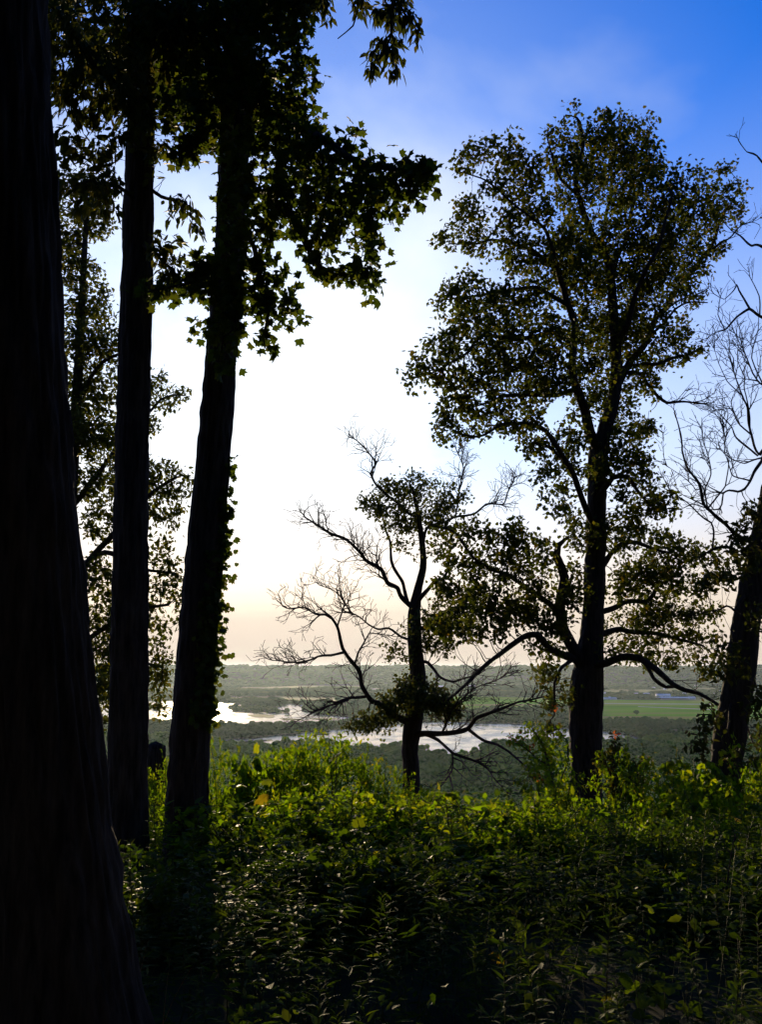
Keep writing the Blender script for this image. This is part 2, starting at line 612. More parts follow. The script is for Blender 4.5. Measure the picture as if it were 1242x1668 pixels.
# ---- woods of the valley: instanced lumpy crowns
def lumpy_crown(seed, n_clump=70, tall=1.0):
    """one broad-leaved crown, about 1 m across and `tall` high, made of leaf clumps over a low body"""
    r = np.random.default_rng(seed)
    V, T, A = [], [], []
    k = 0
    # domes
    for d in range(5):
        c = np.array((r.normal(0, 0.16), r.normal(0, 0.16), 0.62 + r.normal(0, 0.12))) if d else np.array((0, 0, 0.55))
        rad = (0.36 if d == 0 else r.uniform(0.18, 0.27))
        nu, nv = 9, 5
        ph = np.linspace(0, 2 * np.pi, nu, endpoint=False)
        rows = []
        for q in range(nv):
            e = -0.9 + q * (np.pi / 2 + 0.8) / (nv - 1)
            jj = rad * (1 + r.normal(0, 0.13, nu))
            rows.append(np.stack((c[0] + jj * np.cos(e) * np.cos(ph), c[1] + jj * np.cos(e) * np.sin(ph), (c[2] + jj * np.sin(e) * 1.1)), -1))
        V.append(np.concatenate(rows))
        for q in range(nv - 1):
            for u in range(nu):
                a, b = k + q * nu + u, k + q * nu + (u + 1) % nu
                T += [(a, b, b + nu), (a, b + nu, a + nu)]
        A += [r.uniform(0, 0.8)] * (2 * nu * (nv - 1))
        k += nu * nv
    # clumps of leaves standing proud of them
    for q in range(n_clump):
        u = r.normal(0, 1, 3)
        u /= np.linalg.norm(u)
        u[2] = abs(u[2]) * 0.9 - 0.15
        p = np.array((0, 0, 0.58)) + u * np.array((0.43, 0.43, 0.42)) * r.uniform(0.85, 1.12)
        s = r.uniform(0.05, 0.11)
        fr = unit(r.normal(0, 1, (3, 3)))
        pts = p + s * np.array([fr[0], -0.6 * fr[0] + fr[1] * 0.8, -0.5 * fr[0] - fr[1] * 0.8, fr[2]])
        V.append(pts)
        T += [(k, k + 1, k + 2), (k, k + 2, k + 3), (k + 1, k + 3, k + 2)]
        A += [r.uniform(0, 1)] * 3
        k += 4
    V = np.concatenate(V)
    V[:, 2] *= tall
    return V, np.array(T), np.array(A)


def gn_scatter(name, label, pts, scl, rot, idx, protos, mat):
    coll = bpy.data.collections.new(name + '_kinds')
    for i, (v, t, a) in enumerate(protos):
        o = bpy.data.objects.new('%s_kind_%02d' % (name, i), mesh_np('crown_kind', v, t, mat, False, a))
        coll.objects.link(o)
    me = mesh_np(name, pts, np.zeros((0, 3), int))
    for nm, tp, dat in (('scl', 'FLOAT_VECTOR', scl), ('rot', 'FLOAT', rot), ('idx', 'INT', idx)):
        a = me.attributes.new(nm, tp, 'POINT')
        a.data.foreach_set('vector' if tp == 'FLOAT_VECTOR' else 'value', np.ascontiguousarray(dat).ravel())
    o = link(name, me, kind='stuff', label=label)
    ng = bpy.data.node_groups.new(name + '_scatter', 'GeometryNodeTree')
    ng.interface.new_socket('Geometry', in_out='INPUT', socket_type='NodeSocketGeometry')
    ng.interface.new_socket('Geometry', in_out='OUTPUT', socket_type='NodeSocketGeometry')
    n, l = ng.nodes, ng.links
    gi, go = n.new('NodeGroupInput'), n.new('NodeGroupOutput')
    ci = n.new('GeometryNodeCollectionInfo')
    ci.inputs['Collection'].default_value = coll
    ci.inputs['Separate Children'].default_value = True
    ci.inputs['Reset Children'].default_value = True
    iop = n.new('GeometryNodeInstanceOnPoints')

    def named(nm, tp):
        x = n.new('GeometryNodeInputNamedAttribute')
        x.data_type = tp
        x.inputs[0].default_value = nm
        return [q for q in x.outputs if q.enabled and q.name == 'Attribute'][0]
    l.new(gi.outputs[0], iop.inputs['Points'])
    l.new(ci.outputs[0], iop.inputs['Instance'])
    iop.inputs['Pick Instance'].default_value = True
    l.new(named('idx', 'INT'), iop.inputs['Instance Index'])
    cx = n.new('ShaderNodeCombineXYZ')
    l.new(named('rot', 'FLOAT'), cx.inputs[2])
    l.new(cx.outputs[0], iop.inputs['Rotation'])
    l.new(named('scl', 'FLOAT_VECTOR'), iop.inputs['Scale'])
    l.new(iop.outputs[0], go.inputs[0])
    md = o.modifiers.new('scatter', 'NODES')
    md.node_group = ng
    return o


def band_points(r0, r1, sp, half, seed):
    """jittered points over the sector between two distances, `sp` apart"""
    r = np.random.default_rng(seed)
    out = []
    y = r0
    while y < r1:
        s = sp(y)
        w = math.tan(half) * y
        n = int(2 * w / s)
        x = np.linspace(-w, w, n) + r.uniform(-0.45, 0.45, n) * s
        out.append(np.stack((x, y + r.uniform(-0.45, 0.45, n) * s), -1))
        y += s * 0.86
    return np.concatenate(out)


def woods(name, label, pts, size, mat, seed, tallness=(0.9, 1.5), zf=None):
    r = np.random.default_rng(seed)
    n = len(pts)
    z = np.zeros(n) if zf is None else zf(pts)
    w = size * (0.55 + 0.95 * r.random(n) ** 1.3)
    h = w * r.uniform(*tallness, n) * (0.75 + 0.5 * vnoise(pts[:, 0] / 130, pts[:, 1] / 190, seed))
    protos = []
    for i in range(6):
        v_, t_, a_ = lumpy_crown(seed * 50 + i, 22)
        protos.append((v_, t_, np.clip(a_ * 0.45 + i * 0.11, 0, 1)))
    return gn_scatter(name, label, np.column_stack((pts, z - 0.1 * h)), np.column_stack((w, w * r.uniform(0.85, 1.15, n), h)),
                      r.uniform(0, 6.28, n), np.clip((vnoise(pts[:, 0] / 210, pts[:, 1] / 330, seed + 40) * 1.5 - 0.25) * 6 + r.normal(0, 1.0, n), 0, 5).astype(int), protos, mat)


def valley_woods():
    half = math.radians(31)
    near = band_points(300, 2150, lambda y: 14.5 + max(0, y - 800) * 0.001, half, 1)
    far = band_points(2150, 4300, lambda y: 12.5, half, 2)
    xfar = band_points(4300, 8600, lambda y: 24.0 + (y - 4300) * 0.002, half, 3)

    def clear(p, grow=None):
        k = np.ones(len(p), bool)
        for q in WATER + FIELD + BARS:
            k &= ~inside(p, q)
        isl = np.random.default_rng(3).random(len(p)) < 0.22          # wooded islands in the lake
        for q in (BARS[0], BARS[3]):
            k |= inside(p, q) & isl
        return k
    near = near[clear(near)]
    far = far[clear(far)]
    xfar = xfar[clear(xfar)]
    # town ground: thin the trees between the buildings
    d = TOWN_HOLES
    if len(d):
        for arr_name in ('xfar',):
            keep = np.ones(len(xfar), bool)
            for (cx, cy, rr, rb) in d:
                keep &= ~((np.abs(xfar[:, 0] - cx) < rr) & (xfar[:, 1] < cy + 30) & (xfar[:, 1] > cy - rb))
            xfar = xfar[keep]
    # fewer trees among the houses of the town
    rt = np.random.default_rng(66)
    a0, a1 = G0(972, 1140), G0(1210, 1140)
    tn = (xfar[:, 0] / xfar[:, 1] > a0[0] / a0[1]) & (xfar[:, 0] / xfar[:, 1] < a1[0] / a1[1]) & (xfar[:, 1] < G0(1000, 1112)[1])
    xfar = xfar[~tn | (rt.random(len(xfar)) < 0.35)]
    # open wet meadow glades, uneven
    g = vnoise(far[:, 0] / 160, far[:, 1] / 260, 77)
    far = far[g < 0.78]
    g = vnoise(xfar[:, 0] / 300, xfar[:, 1] / 700, 78)
    xfar = xfar[g < 0.68]
    woods('floodplain_forest', 'green floodplain forest on the near side of the river', near, 19.0, M['canopy_far'], 1, (0.45, 0.8))
    woods('island_forest', 'darker forest on the islands beyond the river', far, 18, M['canopy_island'], 2, (0.45, 0.8))
    woods('valley_woodland', 'hazy far woodland between the river and the ridge', xfar, 34, M['canopy_island'], 3, (0.28, 0.5))
    r = np.random.default_rng(9)
    th = r.uniform(-0.56, 0.56, 9000)
    rr = r.uniform(8350, 10800, 9000)
    p = np.stack((rr * np.sin(th), rr * np.cos(th)), -1)
    woods('ridge_forest', 'forest covering the distant ridge', p, 44, M['canopy_island'], 4, (0.30, 0.55),
          lambda q: ridge_h(np.arctan2(q[:, 0], q[:, 1]), np.hypot(q[:, 0], q[:, 1])))
    # forested slope of the bluff below the camera
    r = np.random.default_rng(10)
    x = r.uniform(-170, 170, 1500)
    y = r.uniform(62, 300, 1500)
    k = (np.abs(x) < y * 0.8 + 10)
    p = np.stack((x, y), -1)[k]
    woods('slope_forest', 'forest on the slope below the bluff edge', p, 8.5, M['canopy_far'], 5, (0.8, 1.2), lambda q: gz(q[:, 0], q[:, 1]))


# ---- the town and farm buildings beyond the fields
M['wall_white'] = ground_mat('white_siding', [(0.3, (0.80, 0.76, 0.68)), (0.7, (0.86, 0.82, 0.74))], 0.3)
M['wall_tan'] = ground_mat('tan_brick', [(0.3, (0.34, 0.27, 0.21)), (0.7, (0.44, 0.36, 0.29))], 0.3)
M['roof_pale'] = ground_mat('pale_metal_roof', [(0.3, (0.70, 0.68, 0.64)), (0.7, (0.80, 0.77, 0.73))], 0.1, 0.5)
M['roof_dark'] = ground_mat('dark_shingle_roof', [(0.3, (0.10, 0.09, 0.085)), (0.7, (0.17, 0.15, 0.14))], 0.2)
M['glass'] = ground_mat('dark_window', [(0.3, (0.03, 0.035, 0.045)), (0.7, (0.05, 0.055, 0.065))], 0.2, 0.2)


def building_meshes(w, d, h, rh, wall, roof):
    """wall block with window bands cut in relief, gabled roof with eaves"""
    x, y = w / 2, d / 2
    v = [(-x, -y, -1), (x, -y, -1), (x, y, -1), (-x, y, -1), (-x, -y, h), (x, -y, h), (x, y, h), (-x, y, h), (-x, 0, h + rh), (x, 0, h + rh)]
    f = [(0, 1, 5, 4), (1, 2, 6, 9, 5), (2, 3, 7, 6), (3, 0, 4, 8, 7)]
    a = bpy.data.meshes.new('wall')
    a.from_pydata(v, [], f)
    a.materials.append(wall)
    e, t = 0.6, 0.35
    s = rh / y
    xa, ya, zb = x + e, y + e, h - e * s
    v = [(-xa, -ya, zb + .02), (xa, -ya, zb + .02), (xa, 0, h + rh + .02), (-xa, 0, h + rh + .02), (xa, ya, zb + .02), (-xa, ya, zb + .02)]
    v = v + [(p[0], p[1], p[2] + t) for p in v]
    f = [(6, 7, 8, 9), (9, 8, 10, 11), (0, 3, 2, 1), (3, 5, 4, 2), (0, 1, 7, 6), (4, 5, 11, 10), (1, 2, 8, 7), (2, 4, 10, 8), (3, 0, 6, 9), (5, 3, 9, 11)]
    b = bpy.data.meshes.new('roof')
    b.from_pydata(v, [], f)
    b.materials.append(roof)
    return a, b


TOWN_HOLES = []


def building(px, py, wpx, hpx, kind, label, group=None, cat='building'):
    p = G0(px, py)
    m = p[1] / F
    w, h = wpx * m, hpx * m
    d = min(w * 0.7, 40)
    t = thing('house' if cat == 'house' else 'warehouse', label, cat, p, random.uniform(-0.25, 0.25), group)
    wall = M['wall_tan'] if kind == 't' else M['wall_white']
    roof = M['roof_dark'] if kind == 'd' else M['roof_pale']
    a, b = building_meshes(w, d, h * 0.68, h * 0.32, wall, roof)
    link('wall', a, t)
    link('roof', b, t)
    if cat != 'house':
        wm = bpy.data.meshes.new('window_band')
        x, y, z0, z1 = w * 0.42, -d / 2 - 0.12, h * 0.34, h * 0.44
        wm.from_pydata([(-x, y, z0), (x, y, z0), (x, y, z1), (-x, y, z1), (-x, y + .2, z0), (x, y + .2, z0), (x, y + .2, z1), (-x, y + .2, z1)], [],
                       [(0, 1, 2, 3), (0, 4, 5, 1), (1, 5, 6, 2), (2, 6, 7, 3), (3, 7, 4, 0)])
        wm.materials.append(M['glass'])
        link('window_band', wm, t)
    t['px'] = float(px)
    TOWN_HOLES.append((p[0], p[1], w * 0.6, 620 if cat != 'house' else 380))


building(1081, 1136, 22, 5.5, 'w', 'white flat warehouse above the tan one, behind the green field')
building(1098, 1139.5, 46, 4.2, 't', 'long tan brick building at the far edge of the green field')
building(990, 1139, 28, 2.6, 'w', 'long low white shed just right of the big oak trunk, behind the field')
building(984, 1131.5, 7, 4, 'w', 'small white building above the long low shed by the oak trunk')
building(1128, 1139, 10, 4, 'w', 'white building at the right end of the row behind the field')
building(1046, 1132, 24, 3, 't', 'tan low hall among trees left of the white warehouse', None)
building(745, 1111, 44, 3.0, 'w', 'long hazy white building seen through the bare branches right of the small oak')
building(764, 1119, 22, 2.6, 'w', 'shorter white building below the long hazy one')
building(718, 1120, 10, 3, 'w', 'small pale building left of the shorter white building')
building(445, 1106, 22, 2, 'w', 'pale hazy building at the foot of the ridge on the left')
building(388, 1118.5, 4, 2.2, 'w', 'lone white building on the far shore beyond the lake')
rb = np.random.default_rng(5)
HOUSES = []
for k in range(46):
    px = rb.uniform(976, 1190) if k < 34 else rb.uniform(690, 900)
    py = rb.uniform(1129, 1139.5) if k < 22 else rb.uniform(1106, 1130)
    HOUSES.append((k >= 34, px, py, k))
    building(px, py, rb.uniform(3.2, 6.5), rb.uniform(1.8, 3.0), 'd' if rb.random() < 0.3 else 'w',
             'tiny pale house in the town beyond the field' if k < 34 else 'tiny pale house in the hazy town behind the bare branches',
             'houses of the town beyond the field' if k < 34 else 'houses of the hazy town', 'house')
NTH = ['first', 'second', 'third', 'fourth', 'fifth', 'sixth', 'seventh', 'eighth', 'ninth', 'tenth', 'eleventh', 'twelfth', 'thirteenth', 'fourteenth', 'fifteenth', 'sixteenth', 'seventeenth', 'eighteenth', 'nineteenth', 'twentieth']


def nth(i):
    return NTH[i] if i < 20 else '%dth' % (i + 1) if (i + 1) % 10 not in (1, 2, 3) else '%d%s' % (i + 1, {1: 'st', 2: 'nd', 3: 'rd'}[(i + 1) % 10])


for gname, tail in (('houses of the town beyond the field', 'tiny pale house from the left in the town beyond the field'), ('houses of the hazy town', 'tiny house from the left in the hazy town behind the bare branches')):
    hs_ = sorted([o for o in bpy.data.objects if o.get('group') == gname], key=lambda o: o['px'])
    for i, o in enumerate(hs_):
        o['label'] = nth(i) + ' ' + tail
for o in bpy.data.objects:
    if 'px' in o:
        del o['px']
valley_woods()

# lone tree in the green field
lt = G0(1038, 1165)
t = thing('field_tree', 'lone round tree standing in the middle of the green field', 'tree', lt)
v, f, a = lumpy_crown(999, 160, 1.0)
link('crown', mesh_np('crown', v * np.array((19, 17, 15.5)) + np.array((0, 0, 0.5)), f, M['canopy_island'], False, a), t)
ang_ = np.linspace(0, 2 * np.pi, 8, endpoint=False)
tv = np.concatenate([np.stack((r_ * np.cos(ang_), r_ * np.sin(ang_), np.full(8, z_)), -1) for r_, z_ in ((0.7, -0.5), (0.5, 2), (0.4, 6))])
tq = [(k * 8 + i, k * 8 + (i + 1) % 8, k * 8 + 8 + (i + 1) % 8, k * 8 + 8 + i) for k in range(2) for i in range(8)]
link('trunk', mesh_np('trunk', tv, np.array(tq), M['bark']), t)


# ---- the air of the valley
def haze():
    x0, x1, y0, y1, z0, z1 = -16600, 16600, -16600, 16600, -4.2, 186
    v = [(x, y, z) for z in (z0, z1) for x, y in ((x0, y0), (x1, y0), (x1, y1), (x0, y1))]
    f = [(3, 2, 1, 0), (4, 5, 6, 7), (0, 1, 5, 4), (1, 2, 6, 5), (2, 3, 7, 6), (3, 0, 4, 7)]
    me = bpy.data.meshes.new('haze')
    me.from_pydata(v, [], f)
    mt = bpy.data.materials.new('haze_air')
    mt.use_nodes = True
    n, l = mt.node_tree.nodes, mt.node_tree.links
    n.clear()
    pv = n.new('ShaderNodeVolumePrincipled')
    pv.inputs['Color'].default_value = (0.68, 0.85, 1.0, 1)
    pv.inputs['Density'].default_value = 1.2e-5
    pv.inputs['Anisotropy'].default_value = 0.55
    o = n.new('ShaderNodeOutputMaterial')
    l.new(pv.outputs[0], o.inputs['Volume'])
    me.materials.append(mt)
    link('haze', me, kind='stuff', label='pale evening haze filling the valley')


haze()
# ------------------------------------------------------------------ leaf shapes (triangles, length 1 along x)
def halves(pts, fold=0.18, bend=-0.12):
    """mirror a half outline (x, y) about the midrib; returns vertices and triangles"""
    pts = np.array(pts, float)
    n = len(pts)
    xs = pts[:, 0]
    z = bend * xs ** 2
    up = np.column_stack((pts, z + fold * np.abs(pts[:, 1])))
    dn = up * np.array((1, -1, 1))
    mid = np.column_stack((xs, np.zeros(n), z))
    V, T = [], []
    if n <= 4:      # plain blade
        V = np.concatenate((mid[[0]], up[1:-1], mid[[-1]], dn[1:-1]))
        k = n - 2
        for i in range(k):
            pass
        idx_up = [0] + list(range(1, 1 + k)) + [1 + k]
        idx_dn = [0] + list(range(2 + k, 2 + 2 * k)) + [1 + k]
        for i in range(1, len(idx_up) - 1):
            T.append((idx_up[0], idx_up[i + 1], idx_up[i]))
            T.append((idx_dn[0], idx_dn[i], idx_dn[i + 1]))
        return V, np.array(T)
    V = np.concatenate((mid, up, dn))
    for i in range(n - 1):
        for o, s in ((n, 1), (2 * n, -1)):
            a, b, c, d = i, i + 1, o + i + 1, o + i
            for tr in ((a, b, c), (a, c, d)):
                p = V[list(tr)]
                if np.linalg.norm(np.cross(p[1] - p[0], p[2] - p[0])) > 1e-5:
                    T.append(tr if s > 0 else tr[::-1])
    return V, np.array(T)


def fan_leaf(deg_r, cx=0.38, sc=0.62, cup=0.10):
    """palmate leaf: (angle from the tip, radius) for one side"""
    a = [(math.radians(q), r) for q, r in deg_r]
    ring = [(cx + sc * r * math.cos(q), sc * r * math.sin(q)) for q, r in a]
    ring += [(x, -y) for x, y in ring[-2:0:-1]]
    V = np.array([(cx, 0, 0.0)] + [(x, y, -cup * ((x - cx) ** 2 + y * y) / 0.36 + 0.05 * math.sin(9 * x + 5 * y)) for x, y in ring])
    n = len(ring)
    T = np.array([(0, 1 + i, 1 + (i + 1) % n) for i in range(n)])
    return V, T


L_MAPLE = fan_leaf([(0, 1.0), (9, .70), (17, .74), (27, .58), (38, .74), (47, .98), (56, .66), (70, .68), (80, .56), (96, .60), (108, .72), (128, .46), (155, .34), (180, .30)])
L_OAK = halves([(0, 0), (.14, .05), (.26, .19), (.36, .08), (.52, .27), (.62, .10), (.78, .20), (1, 0)])
L_OAK_S = fan_leaf([(0, 1.0), (20, .50), (48, .66), (80, .38), (118, .68), (180, .75)], 0.48, 0.52, 0.12)
L_MAPLE_S = fan_leaf([(0, 1.0), (24, .60), (47, .97), (76, .58), (108, .78), (145, .45), (180, .30)])
L_OVATE = halves([(0, 0), (.30, .24), (.65, .18), (1, 0)])
L_LANCE = halves([(0, 0), (.30, .10), (.70, .07), (1, 0)])
L_OVATE_N = halves([(0, 0), (.32, .17), (.66, .13), (1, 0)])
L_HEART = fan_leaf([(0, 1.0), (15, .80), (40, .78), (75, .80), (110, .85), (140, .80), (165, .62), (180, .42)], 0.42, 0.55, 0.16)
L_GRAPE = fan_leaf([(0, 1.0), (12, .80), (24, .66), (36, .84), (50, .95), (66, .72), (85, .76), (105, .86), (130, .78), (160, .62), (180, .36)], 0.42, 0.57, 0.16)


def leaves_np(pos, axis, nrm, size, tmpl):
    """place copies of a leaf template; returns verts, tris"""
    V, T = tmpl
    a = unit(axis)
    b = unit(np.cross(nrm, a))
    c = np.cross(a, b)
    n = len(pos)
    s = np.asarray(size)[:, None, None]
    out = pos[:, None, :] + s * (V[None, :, 0, None] * a[:, None, :] + V[None, :, 1, None] * b[:, None, :] + V[None, :, 2, None] * c[:, None, :])
    tri = T[None] + (np.arange(n) * len(V))[:, None, None]
    return out.reshape(-1, 3), tri.reshape(-1, 3)


def leaf_mesh(name, sets, mat, r):
    """sets: list of (pos, axis, nrm, size, template)"""
    Vs, Ts, As = [], [], []
    k = 0
    for pos, ax, nr, sz, tm in sets:
        if not len(pos):
            continue
        v, t = leaves_np(pos, ax, nr, sz, tm)
        Vs.append(v)
        Ts.append(t + k)
        k += len(v)
        As.append(np.repeat(r.random(len(pos)), len(tm[1])))
    return mesh_np(name, np.concatenate(Vs), np.concatenate(Ts), mat, False, np.concatenate(As))


# ------------------------------------------------------------------ tubes
def tube(pts, rad, sides, bark=0.0, seed=0, cap=True, freq=6.0):
    pts = np.asarray(pts, float)
    n = len(pts)
    tg = unit(np.gradient(pts, axis=0))
    ref = np.array((1.0, 0.0, 0.0)) if abs(tg[0][0]) < 0.8 else np.array((0, 1.0, 0))
    u = ref - tg[0] * ref.dot(tg[0])
    u /= np.linalg.norm(u)
    U = np.empty((n, 3))
    for i in range(n):
        u = u - tg[i] * u.dot(tg[i])
        u /= max(np.linalg.norm(u), 1e-9)
        U[i] = u
    Wv = np.cross(tg, U)
    th = np.linspace(0, 2 * np.pi, sides, endpoint=False)
    R = np.repeat(np.asarray(rad, float)[:, None], sides, 1)
    if bark:
        s = np.concatenate(([0], np.cumsum(np.linalg.norm(np.diff(pts, axis=0), axis=1))))
        A = np.repeat((th / (2 * np.pi))[None], n, 0)
        Sg = np.repeat(s[:, None], sides, 1)
        nc = max(8, int(sides * 0.28))
        warp = 0.9 * (vnoise(A * 6, Sg * 1.6, seed + 1, 6) - 0.5)
        ridge_ = np.abs(2 * vnoise(A * nc + warp, Sg * freq * 0.45, seed + 2, nc) - 1)
        fine = vnoise(A * nc * 2, Sg * freq * 1.6, seed + 3, nc * 2) - 0.5
        big = vnoise(A * 4, Sg * 0.6, seed + 4, 4) - 0.5
        R = R + bark * (ridge_ - 0.35) + bark * 0.55 * fine + R * 0.07 * big
    V = pts[:, None, :] + R[..., None] * (np.cos(th)[None, :, None] * U[:, None, :] + np.sin(th)[None, :, None] * Wv[:, None, :])
    i = np.arange(sides)
    j = (i + 1) % sides
    q = np.concatenate([np.stack((k * sides + i, k * sides + j, (k + 1) * sides + j, (k + 1) * sides + i), -1) for k in range(n - 1)])
    V = V.reshape(-1, 3)
    if cap:
        V = np.concatenate((V, [pts[-1] + tg[-1] * rad[-1] * 0.6]))
        t = np.stack(((n - 1) * sides + i, (n - 1) * sides + j, np.full(sides, n * sides)), -1)
    else:
        t = np.zeros((0, 3), int)
    return V, q, t


def tubes_mesh(name, chains, mat, smooth=True):
    Vs, Qs, Ts = [], [], []
    k = 0
    for c in chains:
        v, q, t = tube(*c)
        Vs.append(v)
        Qs.append(q + k)
        Ts.append(t + k)
        k += len(v)
    return mesh_np(name, np.concatenate(Vs), [np.concatenate(Qs), np.concatenate(Ts)], mat, smooth)


def catmull(p, step, tens=0.0):
    p = np.asarray(p, float)
    e = np.concatenate(([2 * p[0] - p[1]], p, [2 * p[-1] - p[-2]]))
    out = []
    for i in range(1, len(e) - 2):
        a, b, c, d = e[i - 1], e[i], e[i + 1], e[i + 2]
        m = max(1, int(round(np.linalg.norm((c - b)[:3]) / step)))
        for k in range(m):
            t = k / m
            lin = b + (c - b) * t
            out.append(tens * lin + (1 - tens) * 0.5 * (2 * b + (c - a) * t + (2 * a - 5 * b + 4 * c - d) * t * t + (3 * b - a - 3 * c + d) * t ** 3))
    out.append(p[-1])
    return np.array(out)


# ------------------------------------------------------------------ trees
def cdist(a, b):
    o = np.array((0, 15.0, EYE))
    a = (a - o).astype(np.float32)
    b = (b - o).astype(np.float32)
    return np.sqrt(np.maximum((a * a).sum(1)[:, None] + (b * b).sum(1)[None] - 2 * a @ b.T, 0))


def grow(d, limbs, blobs, step, kill, seed, dens, wob=0.25, tip=0.005, expo=2.3, droop=0.0, bare=0.6, lk=1.0, infl=1e9, mom=0.35, bud=1.0):
    """limbs: list of [(px, py, r_px or None, depth offset)...], the first is the trunk.
    blobs: (cx, cy, rx, ry, dz, leafy, density factor).  Returns the node table."""
    r = np.random.default_rng(seed)
    m = d / F
    pos, par, rad, lim = [], [], [], []
    for li, pl in enumerate(limbs):
        pts = []
        for q in pl:
            z = q[3] if len(q) > 3 else 0.0
            pts.append(np.concatenate((P(q[0], q[1], d + z), [(q[2] or 0) * m * (lk if li else 1.0)])))
        if li == 0:
            c = catmull(pts, step * 0.6)
            base = -1
        else:
            A = np.array(pos)
            base = int(np.argmin(np.linalg.norm(A - pts[0][:3], axis=1)))
            pts[0] = np.concatenate((A[base], [pts[0][3]]))
            c = catmull(pts, step, 0.6)
            if len(c) > 3:
                kn = np.arange(0, len(c) + 4, 4)          # a kink every few nodes
                kv = r.normal(0, 1, (len(kn), 3))
                kv[0] = 0
                w = np.stack([np.interp(np.arange(len(c)), kn, kv[:, q]) for q in range(3)], -1)
                w[1:-1] = 0.25 * w[:-2] + 0.5 * w[1:-1] + 0.25 * w[2:]
                c[:, :3] += w * step * wob
            c = c[1:]
        for q in c:
            par.append(base)
            pos.append(q[:3])
            rad.append(max(q[3], tip))
            lim.append(li)
            base = len(pos) - 1
    n_lim = len(pos)
    att, leafy = [], []
    bare_c, bare_r = [], []
    for b in blobs:
        cx, cy, rx, ry, dz = b[:5]
        lf = b[5] if len(b) > 5 else 1
        k = b[6] if len(b) > 6 else 1.0
        if not lf:                 # bare wood is forked, not grown towards points
            bare_c.append(P(cx, cy, d + dz))
            bare_r.append((rx * m, 0.6 * (rx + ry) * m, ry * m))
            continue
        a = rx * m
        c = ry * m
        n = max(6, int((dens if lf else dens * bare) * k * math.pi * a * c))
        u = unit(r.normal(0, 1, (n, 3))) * (r.random((n, 1)) ** (1 / 2.6))
        ctr = P(cx, cy, d + dz)
        dep = 0.5 * (a + c) * (1.15 if lf else 0.8)
        att.append(ctr + u * np.array((a, dep, c)))
        leafy += [lf] * n
    att = np.concatenate(att)
    leafy = np.array(leafy)
    src = att.copy()
    A = np.array(pos)
    dm = cdist(att, A)
    if bud < 1:                    # only some places on the old wood put out shoots
        lm = np.array(lim)
        el = r.random(len(A)) < bud
        last = np.append(lm[1:] != lm[:-1], True)
        el |= last
        dm[:, ~el] += np.where(leafy > 0, 0.0, 50.0)[:, None]
    near = dm.argmin(1)
    dist = dm.min(1)
    alive = np.ones(len(att), bool)
    stuck = np.zeros(len(att), int)
    for it in range(90):
        alive &= dist > kill
        alive &= stuck < 3
        ids = np.nonzero(alive & (dist < np.where(leafy > 0, 1e9, infl)))[0]
        if not len(ids) or len(pos) > 26000:
            break
        A = np.array(pos)
        dv = unit(att[ids] - A[near[ids]])
        uq, inv = np.unique(near[ids], return_inverse=True)
        acc = np.zeros((len(uq), 3))
        np.add.at(acc, inv, dv)
        pr = np.array(par)[uq]
        pdir = np.where((pr >= 0)[:, None], unit(A[uq] - A[np.maximum(pr, 0)]), 0)
        dr = unit(unit(acc) + mom * pdir + r.normal(0, 0.22, acc.shape) + np.array((0, 0, -droop)))
        turn = (dr * pdir).sum(1)                       # no sharp hooks in young wood
        hook = (turn < 0.45) & (uq >= n_lim)
        dr[hook] = unit(dr[hook] + 0.9 * pdir[hook])
        new = A[uq] + dr * step
        s0 = len(pos)
        for k in range(len(uq)):
            pos.append(new[k])
            par.append(int(uq[k]))
            rad.append(0.0)
            lim.append(lim[uq[k]])
        dn = cdist(att[ids], new)
        dmin = dn.min(1)
        better = dmin < dist[ids] - step * 0.08
        stuck[ids] = np.where(better, 0, stuck[ids] + 1)
        rest = np.nonzero(alive)[0]
        dn = cdist(att[rest], new)
        dmin = dn.min(1)
        imp = dmin < dist[rest]
        near[rest[imp]] = s0 + dn.argmin(1)[imp]
        dist[rest] = np.minimum(dist[rest], dmin)
    if bare_c:
        bare_c, bare_r = np.array(bare_c), np.array(bare_r)

        def in_bare(p, k):
            return ((((p - bare_c) / (bare_r * k)) ** 2).sum(1) < 1).any()

        def shoot(node, dr, steps, depth, side):
            p = pos[node]
            cur = node
            nxt = int(r.integers(1, 3))
            for q in range(steps):
                dr = unit(dr + r.normal(0, 0.10, 3) + np.array((0, 0, 0.03)))
                if q and r.random() < 0.22:          # a kink where an old bud broke
                    dr = unit(dr + r.normal(0, 0.32, 3))
                p = p + dr * fstep * r.uniform(0.75, 1.2)
                if q > 1 and not in_bare(p, 1.55):
                    return
                pos.append(p)
                par.append(cur)
                rad.append(0.0)
                lim.append(lim[node])
                cur = len(pos) - 1
                nxt -= 1
                if nxt <= 0 and depth > 0 and q < steps - 1:
                    ax = unit(np.cross(dr, r.normal(0, 1, 3)))
                    if side is not None:
                        ax = unit(ax * 0.6 + side)
                    side = -ax
                    c_, s_ = math.cos(0.75), math.sin(0.75)
                    shoot(cur, unit(dr * c_ + ax * s_ * r.uniform(0.7, 1.3)), max(2, int((steps - q) * r.uniform(0.55, 0.95))), depth - 1, None)
                    nxt = int(r.integers(1, 4))
        fstep = step * 1.0
